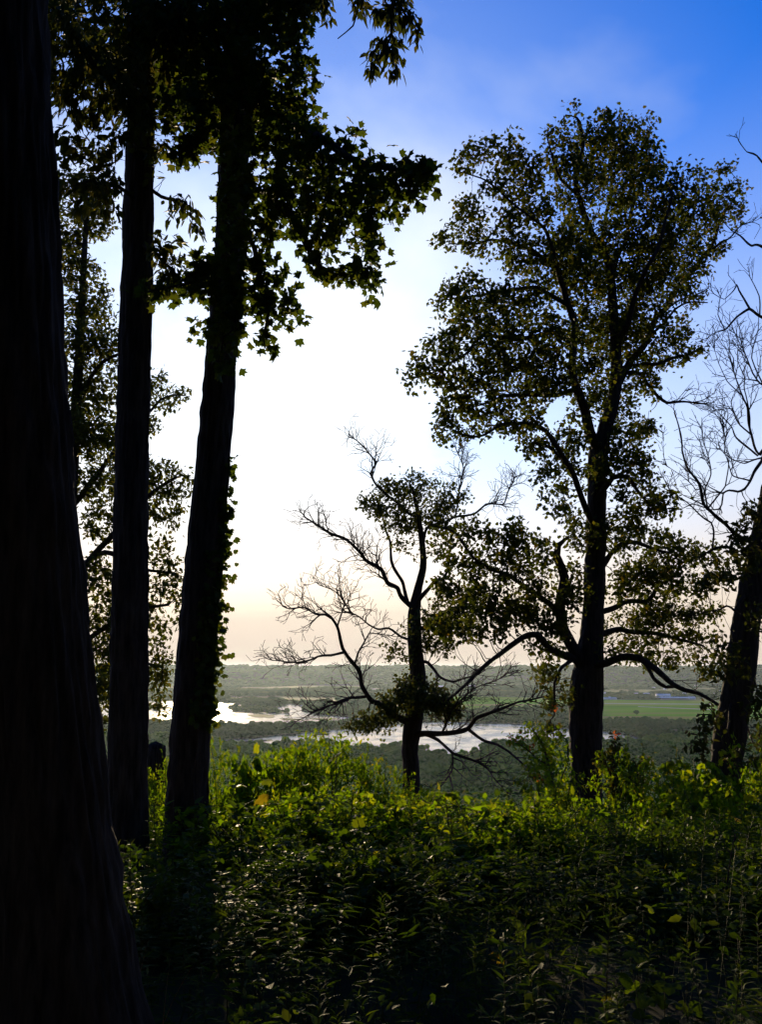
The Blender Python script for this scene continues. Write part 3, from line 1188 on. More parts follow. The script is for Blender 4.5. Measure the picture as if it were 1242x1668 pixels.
        for i in range(n_lim):
            if lim[i] == 0 or par[i] < 0 or not in_bare(pos[i], 1.45):
                continue
            end = i == n_lim - 1 or lim[i + 1] != lim[i]
            if not end and r.random() > bud * 1.6:
                continue
            t_ = unit(np.asarray(pos[i]) - np.asarray(pos[par[i]]))
            for q in range(3 if end else 1):
                pr_ = unit(np.cross(t_, r.normal(0, 1, 3)))
                shoot(i, unit(t_ * (1.2 if end else 0.8) + pr_ * 0.75 + np.array((0, 0, 0.22))), int(r.integers(5, 12)), 3 if step < 0.1 and d > 20 else 2, None)
    pos = np.array(pos)
    par = np.array(par)
    rad = np.array(rad)
    n = len(pos)
    acc = np.zeros(n)
    grown = np.arange(n) >= n_lim
    has = np.zeros(n, bool)
    has[par[par >= 0]] = True
    for i in range(n - 1, -1, -1):
        if grown[i]:
            rad[i] = max(acc[i] ** (1 / expo), tip)
            if par[i] >= 0:
                acc[par[i]] += rad[i] ** expo
        else:
            rad[i] = max(rad[i], min(acc[i], 1) ** (1 / expo) * 0.8)
            if par[i] >= 0 and lim[par[i]] != lim[i]:
                acc[par[i]] += 0
    for i in range(n_lim, n):          # a side shoot is never thicker than what bears it
        if rad[i] > rad[par[i]] * 0.8:
            rad[i] = max(rad[par[i]] * 0.8, tip)
    lf = np.zeros(n, bool)
    ls = src[leafy > 0]
    if len(ls):
        for a in range(0, n, 2000):
            lf[a:a + 2000] = cdist(pos[a:a + 2000], ls).min(1) < kill * 1.4
    return dict(pos=pos, par=par, rad=rad, lim=np.array(lim), grown=grown, leafy=lf, tipn=~has)


def chains_of(g):
    pos, par, rad, lim, grown = g['pos'], g['par'], g['rad'], g['lim'], g['grown']
    n = len(pos)
    ch = [[] for _ in range(n)]
    for i in range(n):
        if par[i] >= 0:
            ch[par[i]].append(i)
    res = []
    stack = [(0, -1)]
    while stack:
        i, p = stack.pop()
        seq = [i]
        cur = i
        while True:
            c = ch[cur]
            if not c:
                break
            same = [k for k in c if not grown[k] and lim[k] == lim[cur] and not grown[cur]]
            nx = same[0] if same else max(c, key=lambda k: (rad[k] if grown[k] or grown[cur] else -1))
            if not same and not grown[cur] and not grown[nx]:
                nx = None
            for k in c:
                if k != nx:
                    stack.append((k, cur))
            if nx is None:
                break
            seq.append(nx)
            cur = nx
        pts = pos[seq]
        rr = rad[seq].copy()
        if p >= 0:
            pts = np.concatenate((pos[[p]], pts))
            rr = np.concatenate(([min(rad[p] * 0.9, rr[0] * 1.25)], rr))
        if len(pts) < 2:
            continue
        res.append((seq[0], pts, rr))
    return res


def rosettes(g, n_tip, size, tmpl, r, rmax=0.03, spread=0.05, droop=0.15, p_side=0.35):
    """leaves bunched at the shoot tips, with bare twig between"""
    pos, par, rad = g['pos'], g['par'], g['rad']
    ok = g['leafy'] & (rad < rmax) & (par >= 0) & g['grown']
    pick = ok & (g['tipn'] | (r.random(len(pos)) < p_side))
    idx = np.nonzero(pick)[0]
    k = np.maximum(3, r.normal(n_tip, n_tip * 0.3, len(idx))).astype(int)
    idx = np.repeat(idx, k)
    n = len(idx)
    tw = unit(pos[idx] - pos[par[idx]])
    ps = pos[idx] + r.normal(0, spread, (n, 3))
    u = unit(r.normal(0, 1, (n, 3)))
    ax = unit(u + 0.45 * tw + np.array((0, 0, -droop)))
    nr = unit(np.array((0, 0, 0.8)) + r.normal(0, 0.8, (n, 3)))
    return (ps, ax, nr, size * r.uniform(0.65, 1.2, n), tmpl)


def leaf_sets(g, lpn, size, tmpl, r, rmax=0.03, spread=0.10, droop=0.25, flat=0.9, along=0.5):
    pos, par, rad = g['pos'], g['par'], g['rad']
    ok = g['leafy'] & (rad < rmax) & (par >= 0)
    idx = np.nonzero(ok)[0]
    k = r.poisson(lpn, len(idx)) + np.where(g['tipn'][idx], 2, 0)
    idx = np.repeat(idx, k)
    n = len(idx)
    tw = unit(pos[idx] - pos[par[idx]])
    ps = pos[idx] - tw * r.random((n, 1)) * np.linalg.norm(pos[idx] - pos[par[idx]], axis=1, keepdims=True) + r.normal(0, spread * 0.5, (n, 3))
    ax = unit(along * tw + r.normal(0, 0.6, (n, 3)) + np.array((0, 0, -droop)))
    nr = unit(np.array((0, 0, 1.0)) + r.normal(0, flat, (n, 3)))
    sz = size * r.uniform(0.6, 1.2, n)
    return (ps, ax, nr, sz, tmpl)


def make_tree(name, label, cat, d, g, bark, trunk_sides, bark_amp, leaf_mat_, sets, seed, base, limb_name='limb', freq=6.0, n_single=0):
    t = thing(name, label, cat, base)
    off = -np.asarray(base, float)
    per = {}
    for start, pts, rr in chains_of(g):
        li = int(g['lim'][start])
        main = not g['grown'][start]
        if li == 0 and main and start == 0:
            key = 'trunk'
            sides, ba = trunk_sides, bark_amp
        else:
            key = li if (li > 0) else -1
            r0 = rr[0]
            sides = 14 if r0 > 0.07 else 9 if r0 > 0.035 else 6 if r0 > 0.015 else 4 if r0 > 0.008 else 3
            ba = min(0.012, r0 * 0.16) if r0 > 0.035 else 0.0
        per.setdefault(key, []).append((pts + off, rr, sides, ba, seed + li, True, freq))
    link('trunk', tubes_mesh('trunk', per.pop('trunk'), bark), t)
    for k in sorted(per):
        o = link('twigs' if k < 0 else limb_name, tubes_mesh('limb', per[k], bark if k > 0 else M['twig']), t)
        if k < 0:
            o['kind'] = 'stuff'
    if sets:
        r = np.random.default_rng(seed + 5)
        moved = [(s[0] + off, *s[1:]) for s in sets]
        if n_single:        # the leaves that show largest stay single
            s = moved[0]
            vis = np.argsort(np.linalg.norm(s[0] - off - np.array((0, 0, EYE)), axis=1) / s[3])
            w = s[0] - off
            inside_ = frame_ok(w)
            vis = [i for i in vis if inside_[i]]
            pick = vis[:len(vis)]
            pick = list(np.random.default_rng(seed).choice(pick[:max(n_single * 4, 1)], n_single, replace=False))
            me = mesh_np('leaf', s[4][0], s[4][1], leaf_mat_, False, np.full(len(s[4][1]), 0.3))
            cr_keep = np.ones(len(s[0]), bool)
            cr_keep[pick] = False
            c_ = link('crown', leaf_mesh('crown', [tuple(x[cr_keep] for x in s[:4]) + (s[4],)] + moved[1:], leaf_mat_, r), t)
            c_['kind'] = 'stuff'
            from mathutils import Matrix
            for i in pick:
                a = unit(s[1][i])
                b = unit(np.cross(s[2][i], a))
                c = np.cross(a, b)
                o = link('leaf', me, c_)
                mm = np.eye(4)
                mm[:3, 0], mm[:3, 1], mm[:3, 2], mm[:3, 3] = a * s[3][i], b * s[3][i], c * s[3][i], s[0][i]
                o.matrix_local = Matrix(mm.tolist())
        else:
            c_ = link('crown', leaf_mesh('crown', moved, leaf_mat_, r), t)
            c_['kind'] = 'stuff'
    return t


def frame_ok(w):
    """which world points fall inside the frame"""
    x, y, z = w[:, 0], w[:, 1], w[:, 2] - EYE
    f = y * cP + z * sP
    u = -y * sP + z * cP
    px = W / 2 + F * x / f
    py = H / 2 - F * u / f
    return (px > 5) & (px < W - 5) & (py > 5) & (py < H - 5) & (f > 0.1)


def on_ground(px, d, sink=0.25):
    x = (px - W / 2) / F * d / (cP)
    return np.array((x, d, float(gz(x, d)) - sink))


def foot(px, py, d, sink=0.3):
    """photo row where the ground lies below pixel column px at distance d"""
    x = P(px, HZ, d)[0]
    z = float(gz(x, d)) - sink
    t = (z - EYE) / d
    # invert P for z: tan = (sP + ru cP) / (cP - ru sP)
    ru = (t * cP - sP) / (cP + t * sP)
    return H / 2 - ru * F


# ---- 1: great trunk close at the left edge
D1 = 4.4
f1 = foot(110, 0, D1)
L1 = [[(118, f1 + 10, 150), (112, 1700, 124), (104, 1600, 112), (93, 1480, 104), (76, 1350, 100), (62, 1230, 99), (48, 1080, 98), (32, 850, 94), (18, 640, 92), (9, 420, 90), (0, 250, 88), (-12, 0, 88),
       (-30, -500, 82), (-60, -1200, 72), (-60, -2200, 50), (-20, -3000, 26)],
      [(-40, -1000, 40), (-400, -1300, 34, -1), (-900, -1700, 18, -2.5)],
      [(-60, -1300, 40), (300, -1800, 34, 0.5), (700, -2500, 14, 1.5)],
      [(-60, -1700, 36), (-200, -2300, 30, 1.5), (-500, -2900, 14, 3)]]
B1 = [(-900, -1700, 700, 500, -2.5), (700, -2500, 700, 450, 1.5), (-400, -2900, 700, 450, 2), (0, -2900, 500, 400, -2)]
g1 = grow(D1, L1, B1, 0.2, 0.35, 101, 22, tip=0.006)
r1 = np.random.default_rng(1)
make_tree('old_tree', 'massive dark tree trunk filling the left edge of the view, flaring at its foot', 'tree', D1, g1, M['bark_dark'], 150, 0.034, M['maple'],
          [leaf_sets(g1, 3.0, 0.20, L_MAPLE, r1)], 101, P(118, f1, D1), freq=7)

# ---- 2: straight slim trunk, ash
D2 = 12.0
f2 = foot(206, 0, D2)
L2 = [[(205, f2, 42), (206, 1400, 34), (208, 1280, 31.5), (210, 1100, 30), (214, 800, 28), (221, 500, 26), (227, 280, 24), (232, 100, 22.5), (236, -100, 21), (244, -500, 18), (250, -1000, 13), (255, -1500, 6)],
      [(229, 230, 7), (190, 150, 6, -0.8), (140, 90, 4.5, -1.6), (90, 20, 2.5, -2.2)],
      [(232, 120, 7), (280, 40, 6, -0.8), (320, -20, 4, -1.2)],
      [(234, 20, 7), (160, -60, 6, 0.8), (90, -140, 3, 1.6)],
      [(225, 300, 4), (262, 318, 3, -0.3), (300, 322, 2.2, -0.6)],
      [(223, 400, 3.5), (250, 412, 3, -0.4), (275, 440, 2, -0.8)],
      [(224, 330, 4), (190, 300, 3, -0.6), (150, 290, 2, -1.0)],
      [(240, -320, 11), (330, -420, 9.5, -0.6), (440, -400, 8, -1.2), (545, -290, 7, -1.6), (615, -170, 5.5, -1.8), (648, -70, 4.2, -1.8), (645, 0, 2.8, -1.8), (632, 60, 1.8, -1.8), (612, 100, 1.2, -1.8)],
      [(545, -290, 5, -1.6), (580, -150, 3.5, -1.5), (590, -50, 2.4, -1.5), (584, 10, 1.6, -1.5), (575, 42, 1.1, -1.5), (550, 62, 0.8, -1.5)],
      [(440, -400, 6, -1.2), (500, -200, 4, -1.0), (525, -80, 2.5, -1.0), (530, -10, 1.5, -1.0)]]
L2 += [[(645, 0, 2.4, -1.8), (660, 20, 1.8, -1.8), (676, 38, 1.2, -1.8), (684, 52, .7, -1.8)],
       [(630, 62, 1.6, -1.8), (612, 84, 1.2, -1.8), (607, 104, 1, -1.8), (606, 124, .6, -1.8)],
       [(628, 66, 1.6, -1.8), (640, 86, 1.2, -1.8), (641, 106, .9, -1.8), (646, 122, .6, -1.8)],
       [(645, 5, 2, -1.8), (622, 10, 1.2, -1.8), (614, 20, .7, -1.8)]]
B2 = [(170, 40, 95, 70, -0.8), (130, 120, 70, 80, -1.3), (200, 150, 60, 70, -0.8), (110, 60, 50, 70, -1.8), (250, 200, 45, 60, -0.5), (150, 230, 60, 60, -0.8),
      (300, 340, 36, 26, -0.6), (320, 372, 18, 26, -0.6), (268, 400, 30, 45, -0.6), (262, 460, 24, 34, -0.8), (120, 300, 40, 50, -0.8), (165, 330, 35, 40, -0.9),
      (240, 60, 70, 60, -0.8), (300, 20, 70, 50, -1.0), (150, -60, 130, 70, 0), (60, -60, 90, 90, 0.5), (250, -180, 160, 90, 0), (260, -700, 300, 250, 0, 1, .35), (260, -1250, 250, 250, 0, 1, .35),
      (645, 12, 36, 22, -1.8, 1, 1.5), (665, 42, 18, 22, -1.8, 1, 1.4), (628, 66, 26, 18, -1.8, 1, 1.5), (608, 112, 12, 13, -1.8, 1, 1.6), (643, 118, 13, 10, -1.8, 1, 1.6),
      (532, 14, 13, 22, -1.0, 1, 1.6), (585, -2, 24, 14, -1.5, 1, 1.5), (500, -40, 60, 50, -1), (600, -120, 90, 60, -1.6)]
SPRAY = [(645, 5, 34, 14, 90), (665, 25, 16, 12, 50), (680, 45, 9, 12, 32), (640, 30, 20, 14, 60), (622, 66, 20, 10, 60), (606, 84, 10, 8, 22), (607, 112, 10, 13, 40), (640, 84, 12, 10, 28), (645, 115, 12, 9, 34), (630, 118, 8, 10, 18),
         (530, 8, 12, 16, 44), (536, 30, 8, 10, 18), (575, -2, 12, 9, 30), (590, 0, 12, 9, 26), (660, -20, 30, 20, 60), (500, 8, 10, 8, 16)]


def spray_set(r, d):
    ps = []
    for cx, cy, rx, ry, n in SPRAY:
        n = int(n * 0.6)
        u = unit(r.normal(0, 1, (n, 3))) * r.random((n, 1)) ** .45
        ps.append(P(cx, cy, d) + u * np.array((rx, rx, ry)) * d / F)
    ps = np.concatenate(ps)
    n = len(ps)
    return (ps, unit(r.normal(0, .35, (n, 3)) + np.array((0, 0, -.8))), unit(r.normal(0, 1, (n, 3)) + np.array((0, -.6, .2))), .115 * r.uniform(.6, 1.2, n), L_OVATE_N)


g2 = grow(D2, L2, B2, 0.12, 0.15, 202, 150, tip=0.004, droop=0.12)
r2 = np.random.default_rng(2)
make_tree('ash_tree', 'straight slender dark trunk, middle one of the three left trunks, with narrow drooping leaves', 'tree', D2, g2, M['bark'], 96, 0.028, M['ash'],
          [leaf_sets(g2, 3.6, 0.155, L_LANCE, r2, droop=0.75, along=0.7, flat=0.6, spread=0.08), leaf_sets(g2, 3.6, 0.145, L_OVATE, r2, droop=0.8, along=0.7, flat=0.6, spread=0.08), spray_set(r2, D2 - 1.8)], 202, P(205, f2, D2))

# ---- 3: leaning maple
D3 = 12.5
f3 = foot(300, 0, D3)
L3 = [[(297, f3, 46), (300, 1400, 36), (303, 1340, 33.5), (311, 1176, 31.5), (329, 955, 31), (346, 764, 28), (362, 572, 25.5), (373, 420, 25), (380, 280, 26), (388, 100, 25), (396, -100, 23), (412, -600, 19), (430, -1100, 12), (440, -1500, 5)],
      [(386, 160, 9), (440, 190, 8, -0.8), (510, 225, 6.5, -1.5), (580, 265, 5, -2.0), (640, 280, 3.5, -2.3), (690, 285, 2, -2.5)],
      [(380, 300, 8), (430, 310, 7, -0.8), (480, 350, 6, -1.4), (505, 410, 4, -1.6), (520, 432, 3.4, -1.7), (545, 443, 3, -1.7), (590, 440, 2, -1.8)],
      [(376, 370, 6), (402, 378, 4.5, -0.5), (416, 405, 4, -0.8), (416, 440, 3.4, -0.9), (440, 490, 2.6, -1.0), (432, 545, 1.8, -1.0)],
      [(390, 40, 9), (450, -10, 7, -0.8), (510, -30, 4, -1.4)],
      [(390, 60, 9), (330, 20, 7, -0.6), (270, 0, 5, -1.2)],
      [(382, 250, 6), (340, 240, 5, -0.6), (300, 220, 3, -1.1)],
      [(372, 430, 4), (340, 440, 3, -0.6), (300, 460, 2, -0.9), (270, 470, 1.5, -1.0)],
      [(370, 460, 4), (372, 490, 3, -0.8), (375, 540, 2, -1.0)],
      [(398, -150, 9), (470, -250, 7, 0.5), (560, -380, 4, 1.0)],
      [(398, -200, 9), (320, -300, 7, 0.5), (230, -420, 4, 1.0)]]
B3 = [(430, 40, 80, 60, -0.9), (465, 120, 52, 60, -1.1), (490, 60, 26, 40, -1.2), (505, 120, 22, 30, -1.2), (390, 150, 80, 80, -0.8), (310, 190, 60, 60, -1), (330, 110, 80, 80, -0.8), (285, 60, 80, 60, -1.0),
      (450, 230, 70, 48, -1.1), (515, 262, 65, 50, -1.5), (470, 310, 65, 50, -1.3), (555, 300, 65, 48, -1.9), (615, 300, 52, 42, -2.1), (668, 290, 34, 40, -2.4), (685, 270, 16, 24, -2.5), (560, 222, 30, 22, -1.8),
      (600, 360, 42, 30, -2.1), (590, 425, 38, 34, -1.9), (600, 468, 18, 14, -1.9), (545, 452, 26, 12, -1.8), (525, 360, 60, 38, -1.7), (430, 350, 46, 46, -1.1),
      (455, 440, 40, 26, -1.0), (464, 500, 34, 40, -1.0), (420, 470, 26, 42, -1.0), (430, 552, 26, 22, -1.0), (440, 576, 12, 8, -1.0), (372, 500, 36, 70, -1.0), (380, 420, 34, 60, -0.9), (372, 585, 20, 14, -1.0),
      (332, 540, 16, 14, -0.9), (380, 320, 34, 46, -0.9), (305, 465, 40, 24, -0.9), (330, 430, 30, 24, -0.8), (285, 480, 22, 16, -0.9), (380, 240, 40, 40, -0.9), (290, 250, 36, 26, -1.0),
      (420, -60, 130, 70, -0.5), (300, -90, 120, 70, 0), (520, -200, 160, 120, 0.5, 1, .5), (300, -350, 200, 160, 0.6, 1, .35), (430, -700, 300, 250, 0, 1, .3), (440, -1200, 260, 260, 0, 1, .3),
      (233, 478, 12, 14, -1.5), (300, 130, 90, 70, 1.0), (420, 180, 80, 70, 1.2), (200, 100, 100, 70, 1.4)]
L3.append([(372, 440, 3), (320, 462, 2.4, -0.9), (260, 476, 1.6, -1.5), (236, 480, 1.2, -1.5)])
g3 = grow(D3, L3, B3, 0.13, 0.17, 303, 120, tip=0.004)
r3 = np.random.default_rng(3)
make_tree('maple_tree', 'leaning dark maple, right one of the three left trunks, with broad lobed leaves overhead', 'tree', D3, g3, M['bark'], 96, 0.028, M['maple'],
          [leaf_sets(g3, 2.2, 0.135, L_MAPLE, r3, spread=0.12, droop=0.4, flat=0.9), leaf_sets(g3, 6.0, 0.13, L_MAPLE_S, r3, spread=0.16, droop=0.4, flat=0.9)], 303, P(297, f3, D3), n_single=280)

# ---- 4: layered tree behind the left trunks
D4 = 24.0
f4 = foot(96, 0, D4)
L4 = [[(92, f4, 17), (95, 1200, 13), (102, 1000, 12), (112, 850, 10.5), (122, 700, 9), (130, 560, 7), (136, 440, 5), (142, 330, 3)],
      [(105, 960, 6), (150, 900, 5, -0.8), (200, 850, 4, -1.2), (250, 800, 3, -1.5), (285, 775, 2, -1.6)],
      [(98, 1080, 5), (150, 1035, 4.2, -0.7), (210, 1000, 3.4, -1), (270, 985, 2.2, -1.3)],
      [(115, 830, 5), (170, 760, 4, 0.6), (220, 690, 3, 0.8), (260, 650, 2.2, 1), (300, 645, 1.4, 1)],
      [(97, 1120, 5), (160, 1090, 4, 0.5), (220, 1075, 3, 0.6), (262, 1085, 2, 0.6)],
      [(108, 920, 5), (60, 830, 4, 1), (0, 760, 2.5, 1.6)],
      [(125, 650, 4), (165, 590, 3, -0.6), (200, 570, 2, -0.9)],
      [(106, 940, 5), (170, 905, 4, -0.4), (240, 925, 2.6, -0.6), (290, 930, 1.5, -0.7)],
      [(118, 800, 5), (50, 690, 4, -1), (-10, 600, 2, -1.6)]]
B4 = [(150, 560, 42, 40, -0.6), (140, 500, 45, 34, 0), (125, 440, 40, 26, 0), (135, 320, 48, 46, 0), (165, 365, 26, 18, 0), (118, 380, 30, 30, 0.4), (150, 640, 44, 44, 0.3), (160, 720, 40, 40, 0.6), (150, 790, 44, 36, 0.4),
      (170, 560, 26, 26, -0.8), (140, 690, 40, 40, -0.6), (165, 850, 30, 30, -1), (160, 940, 36, 34, -0.8), (165, 1000, 36, 24, -0.8), (170, 1060, 36, 34, -0.6), (168, 1125, 36, 34, 0.4), (165, 1170, 26, 14, 0.4),
      (258, 620, 18, 16, 1), (292, 640, 24, 9, 1), (262, 660, 24, 12, 1), (250, 690, 14, 14, 1), (275, 772, 34, 13, -1.5), (265, 800, 30, 12, -1.4), (296, 790, 14, 14, -1.5), (268, 835, 32, 9, -1.4), (285, 858, 22, 8, -1.4), (258, 875, 24, 10, -1.2),
      (262, 915, 30, 14, -0.8), (285, 935, 18, 14, -0.8), (262, 965, 34, 14, -1.2), (280, 985, 18, 10, -1.2), (258, 1012, 26, 10, -1.1), (255, 1045, 18, 10, 0.4), (262, 1085, 24, 18, 0.6), (250, 1118, 18, 20, 0.6), (262, 1150, 18, 16, 0.6),
      (30, 600, 90, 90, 0, 1, .5), (30, 800, 90, 100, 0.5, 1, .5), (40, 1000, 90, 90, 0.5, 1, .5), (210, 800, 30, 100, -1, 1, .6), (210, 1000, 30, 100, -.8, 1, .6), (215, 640, 28, 70, .5, 1, .6), (60, 400, 70, 80, 0, 1, .5)]
g4 = grow(D4, L4, B4, 0.17, 0.18, 404, 100, tip=0.006)
r4 = np.random.default_rng(4)
make_tree('layered_tree', 'leafy tree with flat layered sprays standing behind the three left trunks', 'tree', D4, g4, M['bark'], 40, 0.012, M['back'],
          [leaf_sets(g4, 9, 0.14, L_OVATE, r4, spread=0.2, droop=0.2, flat=0.5), leaf_sets(g4, 3, 0.15, L_OAK_S, r4, spread=0.2, flat=0.6)], 404, P(92, f4, D4))

# ---- 5: half-dead small oak in the middle
D5 = 25.0
f5 = foot(671, 0, D5)
L5 = [[(671, f5, 19), (670, 1265, 13.5), (668, 1222, 13), (673, 1180, 15), (681, 1110, 13), (676, 1050, 11.5), (675, 1000, 10.5), (681, 960, 7), (690, 920, 5.5), (686, 870, 4.5), (680, 830, 3.4), (672, 795, 2)],
      [(673, 990, 6), (655, 968, 5.5), (637, 950, 5, -0.4), (609, 922, 4.6, -0.8), (585, 897, 3.8, -1.1), (553, 877, 3, -1.4), (517, 857, 2, -1.7), (497, 843, 1.2, -1.9)],
      [(668, 982, 5), (658, 960, 4.5, 0.3), (649, 926, 4, 0.6), (633, 897, 3.2, 0.9), (625, 865, 2.4, 1.1), (622, 830, 1.6, 1.2)],
      [(678, 1000, 6), (690, 972, 5, -0.3), (700, 955, 4, -0.6), (718, 938, 3, -0.9), (734, 910, 2, -1.2)],
      [(683, 845, 3.6), (655, 825, 3.2, -0.5), (633, 805, 3, -0.8), (605, 773, 2.6, -1), (613, 753, 2.2, -1.1), (597, 732, 1.6, -1.2), (581, 715, 1, -1.2)],
      [(687, 890, 4), (702, 856, 3.4, 0.3), (742, 843, 3, 0.6), (774, 837, 2.7, 0.9), (794, 823, 2.4, 1), (819, 821, 2, 1.1), (826, 800, 1.6, 1.2), (838, 780, 1, 1.2)],
      [(742, 843, 2.4, 0.6), (748, 800, 2, 0.8), (752, 765, 1.4, 0.9), (748, 738, 0.9, 1)],
      [(671, 1180, 9), (640, 1165, 7.5, -0.4), (609, 1139, 6, -0.8), (593, 1115, 5, -1), (577, 1087, 4.5, -1.2), (557, 1058, 3.8, -1.4), (549, 1022, 3, -1.5), (537, 1002, 2.4, -1.6), (500, 998, 1.8, -1.8), (464, 982, 1, -2)],
      [(557, 1064, 3, -1.3), (540, 1068, 2.8, -1.4), (521, 1067, 2.4, -1.5), (480, 1079, 1.6, -1.8), (444, 1079, 0.9, -2)],
      [(676, 1045, 4), (661, 1038, 3), (621, 1026, 2.4, -0.5), (593, 1012, 1.8, -0.8), (569, 1002, 1.1, -1)],
      [(600, 1130, 3.5, -0.8), (580, 1140, 2.8, -0.9), (557, 1143, 2.4, -1), (512, 1159, 1.6, -1.2), (484, 1179, 0.9, -1.4)],
      [(549, 1022, 2, -1.5), (560, 985, 1.6, -1.5), (545, 965, 1, -1.5), (520, 955, 0.8, -1.6)],
      [(577, 1087, 2.5, -1.2), (590, 1050, 2, -1.4), (600, 1030, 1.4, -1.5), (640, 1035, 0.9, -1.5)],
      [(674, 1196, 8), (700, 1192, 6.5, -0.4), (726, 1192, 5.8, -0.7), (762, 1187, 5, -1), (778, 1171, 4, -1.2), (806, 1159, 3.4, -1.4), (847, 1143, 2.4, -1.6), (891, 1127, 1.2, -1.9)],
      [(762, 1188, 4, -1), (790, 1207, 3.2, -1.2), (827, 1228, 2.4, -1.4), (855, 1252, 1.6, -1.6), (868, 1264, 1, -1.7)],
      [(690, 1194, 4.5, -0.3), (715, 1206, 3.8, -0.6), (742, 1224, 3.2, -0.9), (782, 1240, 2.2, -1.2), (806, 1264, 1.5, -1.4), (823, 1292, 0.9, -1.5)],
      [(677, 1080, 5), (697, 1078, 4, -0.4), (716, 1096, 3, -0.7), (740, 1108, 2.2, -0.9), (765, 1105, 1.4, -1.1)],
      [(678, 1030, 5), (700, 1015, 4.6, 0.4), (735, 995, 4.2, 0.7), (760, 975, 3.4, 0.9), (790, 965, 2.4, 1.1), (825, 950, 1.4, 1.2)],
      [(720, 1190, 3, -.7), (740, 1150, 2, -.9), (775, 1120, 1.4, -1.1), (820, 1105, 0.9, -1.2)],
      [(742, 1226, 2, -.9), (735, 1245, 1.6, -1), (722, 1270, 1, -1.1)]]
B5 = [(640, 822, 46, 26, -0.3, 1, .6), (668, 797, 44, 22, 0, 1, .6), (715, 830, 34, 22, 0.3, 1, .6), (690, 848, 44, 20, 0, 1, .5), (738, 812, 24, 20, .6, 1, .6), (608, 822, 24, 12, -.6, 1, .8), (655, 885, 26, 14, -.2, 1, .3), (725, 862, 26, 14, .5, 1, .5), (625, 795, 22, 14, -.6, 1, .5), (700, 785, 24, 12, .3, 1, .5), (760, 850, 20, 12, .8, 1, .5), (700, 895, 22, 16, -0.3, 1, .4), (655, 855, 30, 14, -.2, 1, .6),
      (695, 1025, 34, 30, -0.4, 1, .5), (652, 1062, 26, 16, -0.4, 1, .6), (725, 1005, 36, 24, 0.3, 1, .7), (755, 1000, 34, 24, 0.6, 1, .7), (710, 1055, 30, 16, -.3, 1, .5), (775, 975, 34, 20, 1, 1, .8),
      (690, 1135, 46, 26, -0.6), (650, 1150, 34, 18, -0.6), (598, 1178, 26, 12, -0.9), (635, 1168, 26, 14, -0.7), (720, 1150, 26, 18, -.6), (575, 1182, 12, 8, -1), (668, 1118, 26, 14, -.5),
      # bare twigs
      (520, 845, 30, 16, -1.6, 0, 1.2), (560, 850, 40, 26, -1.3, 0, 1), (585, 870, 30, 24, -1, 0, 1), (500, 830, 12, 14, -1.9, 0, 1.5), (600, 905, 26, 30, -.9, 0, 1), (545, 905, 30, 16, -1.3, 0, 1),
      (585, 715, 16, 18, -1.2, 0, 2), (615, 730, 34, 24, -1, 0, 1.6), (650, 745, 30, 24, -.8, 0, 1.2), (630, 770, 40, 20, -.7, 0, 1), (675, 760, 26, 20, -.4, 0, 1), (590, 750, 14, 24, -1.2, 0, 1.5),
      (750, 740, 26, 18, 1, 0, 1.8), (768, 760, 24, 24, .9, 0, 1.4), (735, 770, 22, 26, .9, 0, 1.2), (800, 790, 36, 20, 1.1, 0, 1.4), (835, 782, 18, 14, 1.2, 0, 2), (800, 815, 30, 16, 1, 0, 1.2), (775, 800, 30, 26, .9, 0, 1),
      (500, 985, 34, 20, -1.8, 0, 1.3), (475, 980, 16, 12, -2, 0, 1.5), (530, 975, 30, 24, -1.6, 0, 1.2), (525, 955, 20, 14, -1.6, 0, 1.4), (560, 970, 26, 24, -1.4, 0, 1), (500, 1010, 30, 14, -1.7, 0, 1),
      (470, 1078, 26, 12, -1.9, 0, 1.4), (500, 1065, 30, 14, -1.6, 0, 1.1), (460, 1090, 16, 8, -2, 0, 1.4), (520, 1090, 26, 14, -1.5, 0, 1), (585, 1000, 26, 14, -.9, 0, 1), (610, 1040, 26, 24, -1.3, 0, 1.1),
      (550, 1120, 36, 18, -1.2, 0, 1.2), (520, 1140, 36, 18, -1.2, 0, 1.2), (500, 1165, 24, 16, -1.3, 0, 1.2), (580, 1110, 20, 20, -1.2, 0, 1), (540, 1165, 24, 14, -1.1, 0, 1), (620, 1090, 26, 24, -1, 0, 1), (600, 960, 30, 24, -.7, 0, .8),
      (840, 1130, 40, 22, -1.6, 0, 1.3), (800, 1140, 36, 24, -1.4, 0, 1.2), (870, 1110, 30, 20, -1.8, 0, 1.2), (780, 1120, 40, 20, -1.1, 0, 1.1), (830, 1090, 40, 22, -1.2, 0, 1.1), (760, 1150, 30, 20, -1, 0, 1), (870, 1150, 26, 20, -1.7, 0, 1),
      (800, 1255, 26, 22, -1.3, 0, 1.2), (760, 1245, 30, 20, -1, 0, 1), (740, 1270, 22, 16, -1.1, 0, 1), (845, 1250, 24, 18, -1.5, 0, 1.2), (830, 1285, 14, 14, -1.5, 0, 1.4), (730, 1175, 30, 14, -.7, 0, 1)]
g5 = grow(D5, L5, B5, 0.095, 0.085, 505, 150, bare=2.0, infl=0.6, mom=0.45, bud=0.5, lk=0.68, tip=0.0055, wob=0.5)
r5 = np.random.default_rng(55)
make_tree('small_oak', 'small half-dead oak with bare twisted limbs in the middle of the view', 'tree', D5, g5, M['bark_dark'], 40, 0.014, M['oak_small'],
          [rosettes(g5, 13, 0.115, L_OAK_S, r5, spread=0.09, p_side=0.12), leaf_sets(g5, 0.6, 0.13, L_OAK, r5, spread=0.16, droop=0.3)], 505, P(671, f5, D5), limb_name='bare_limb')

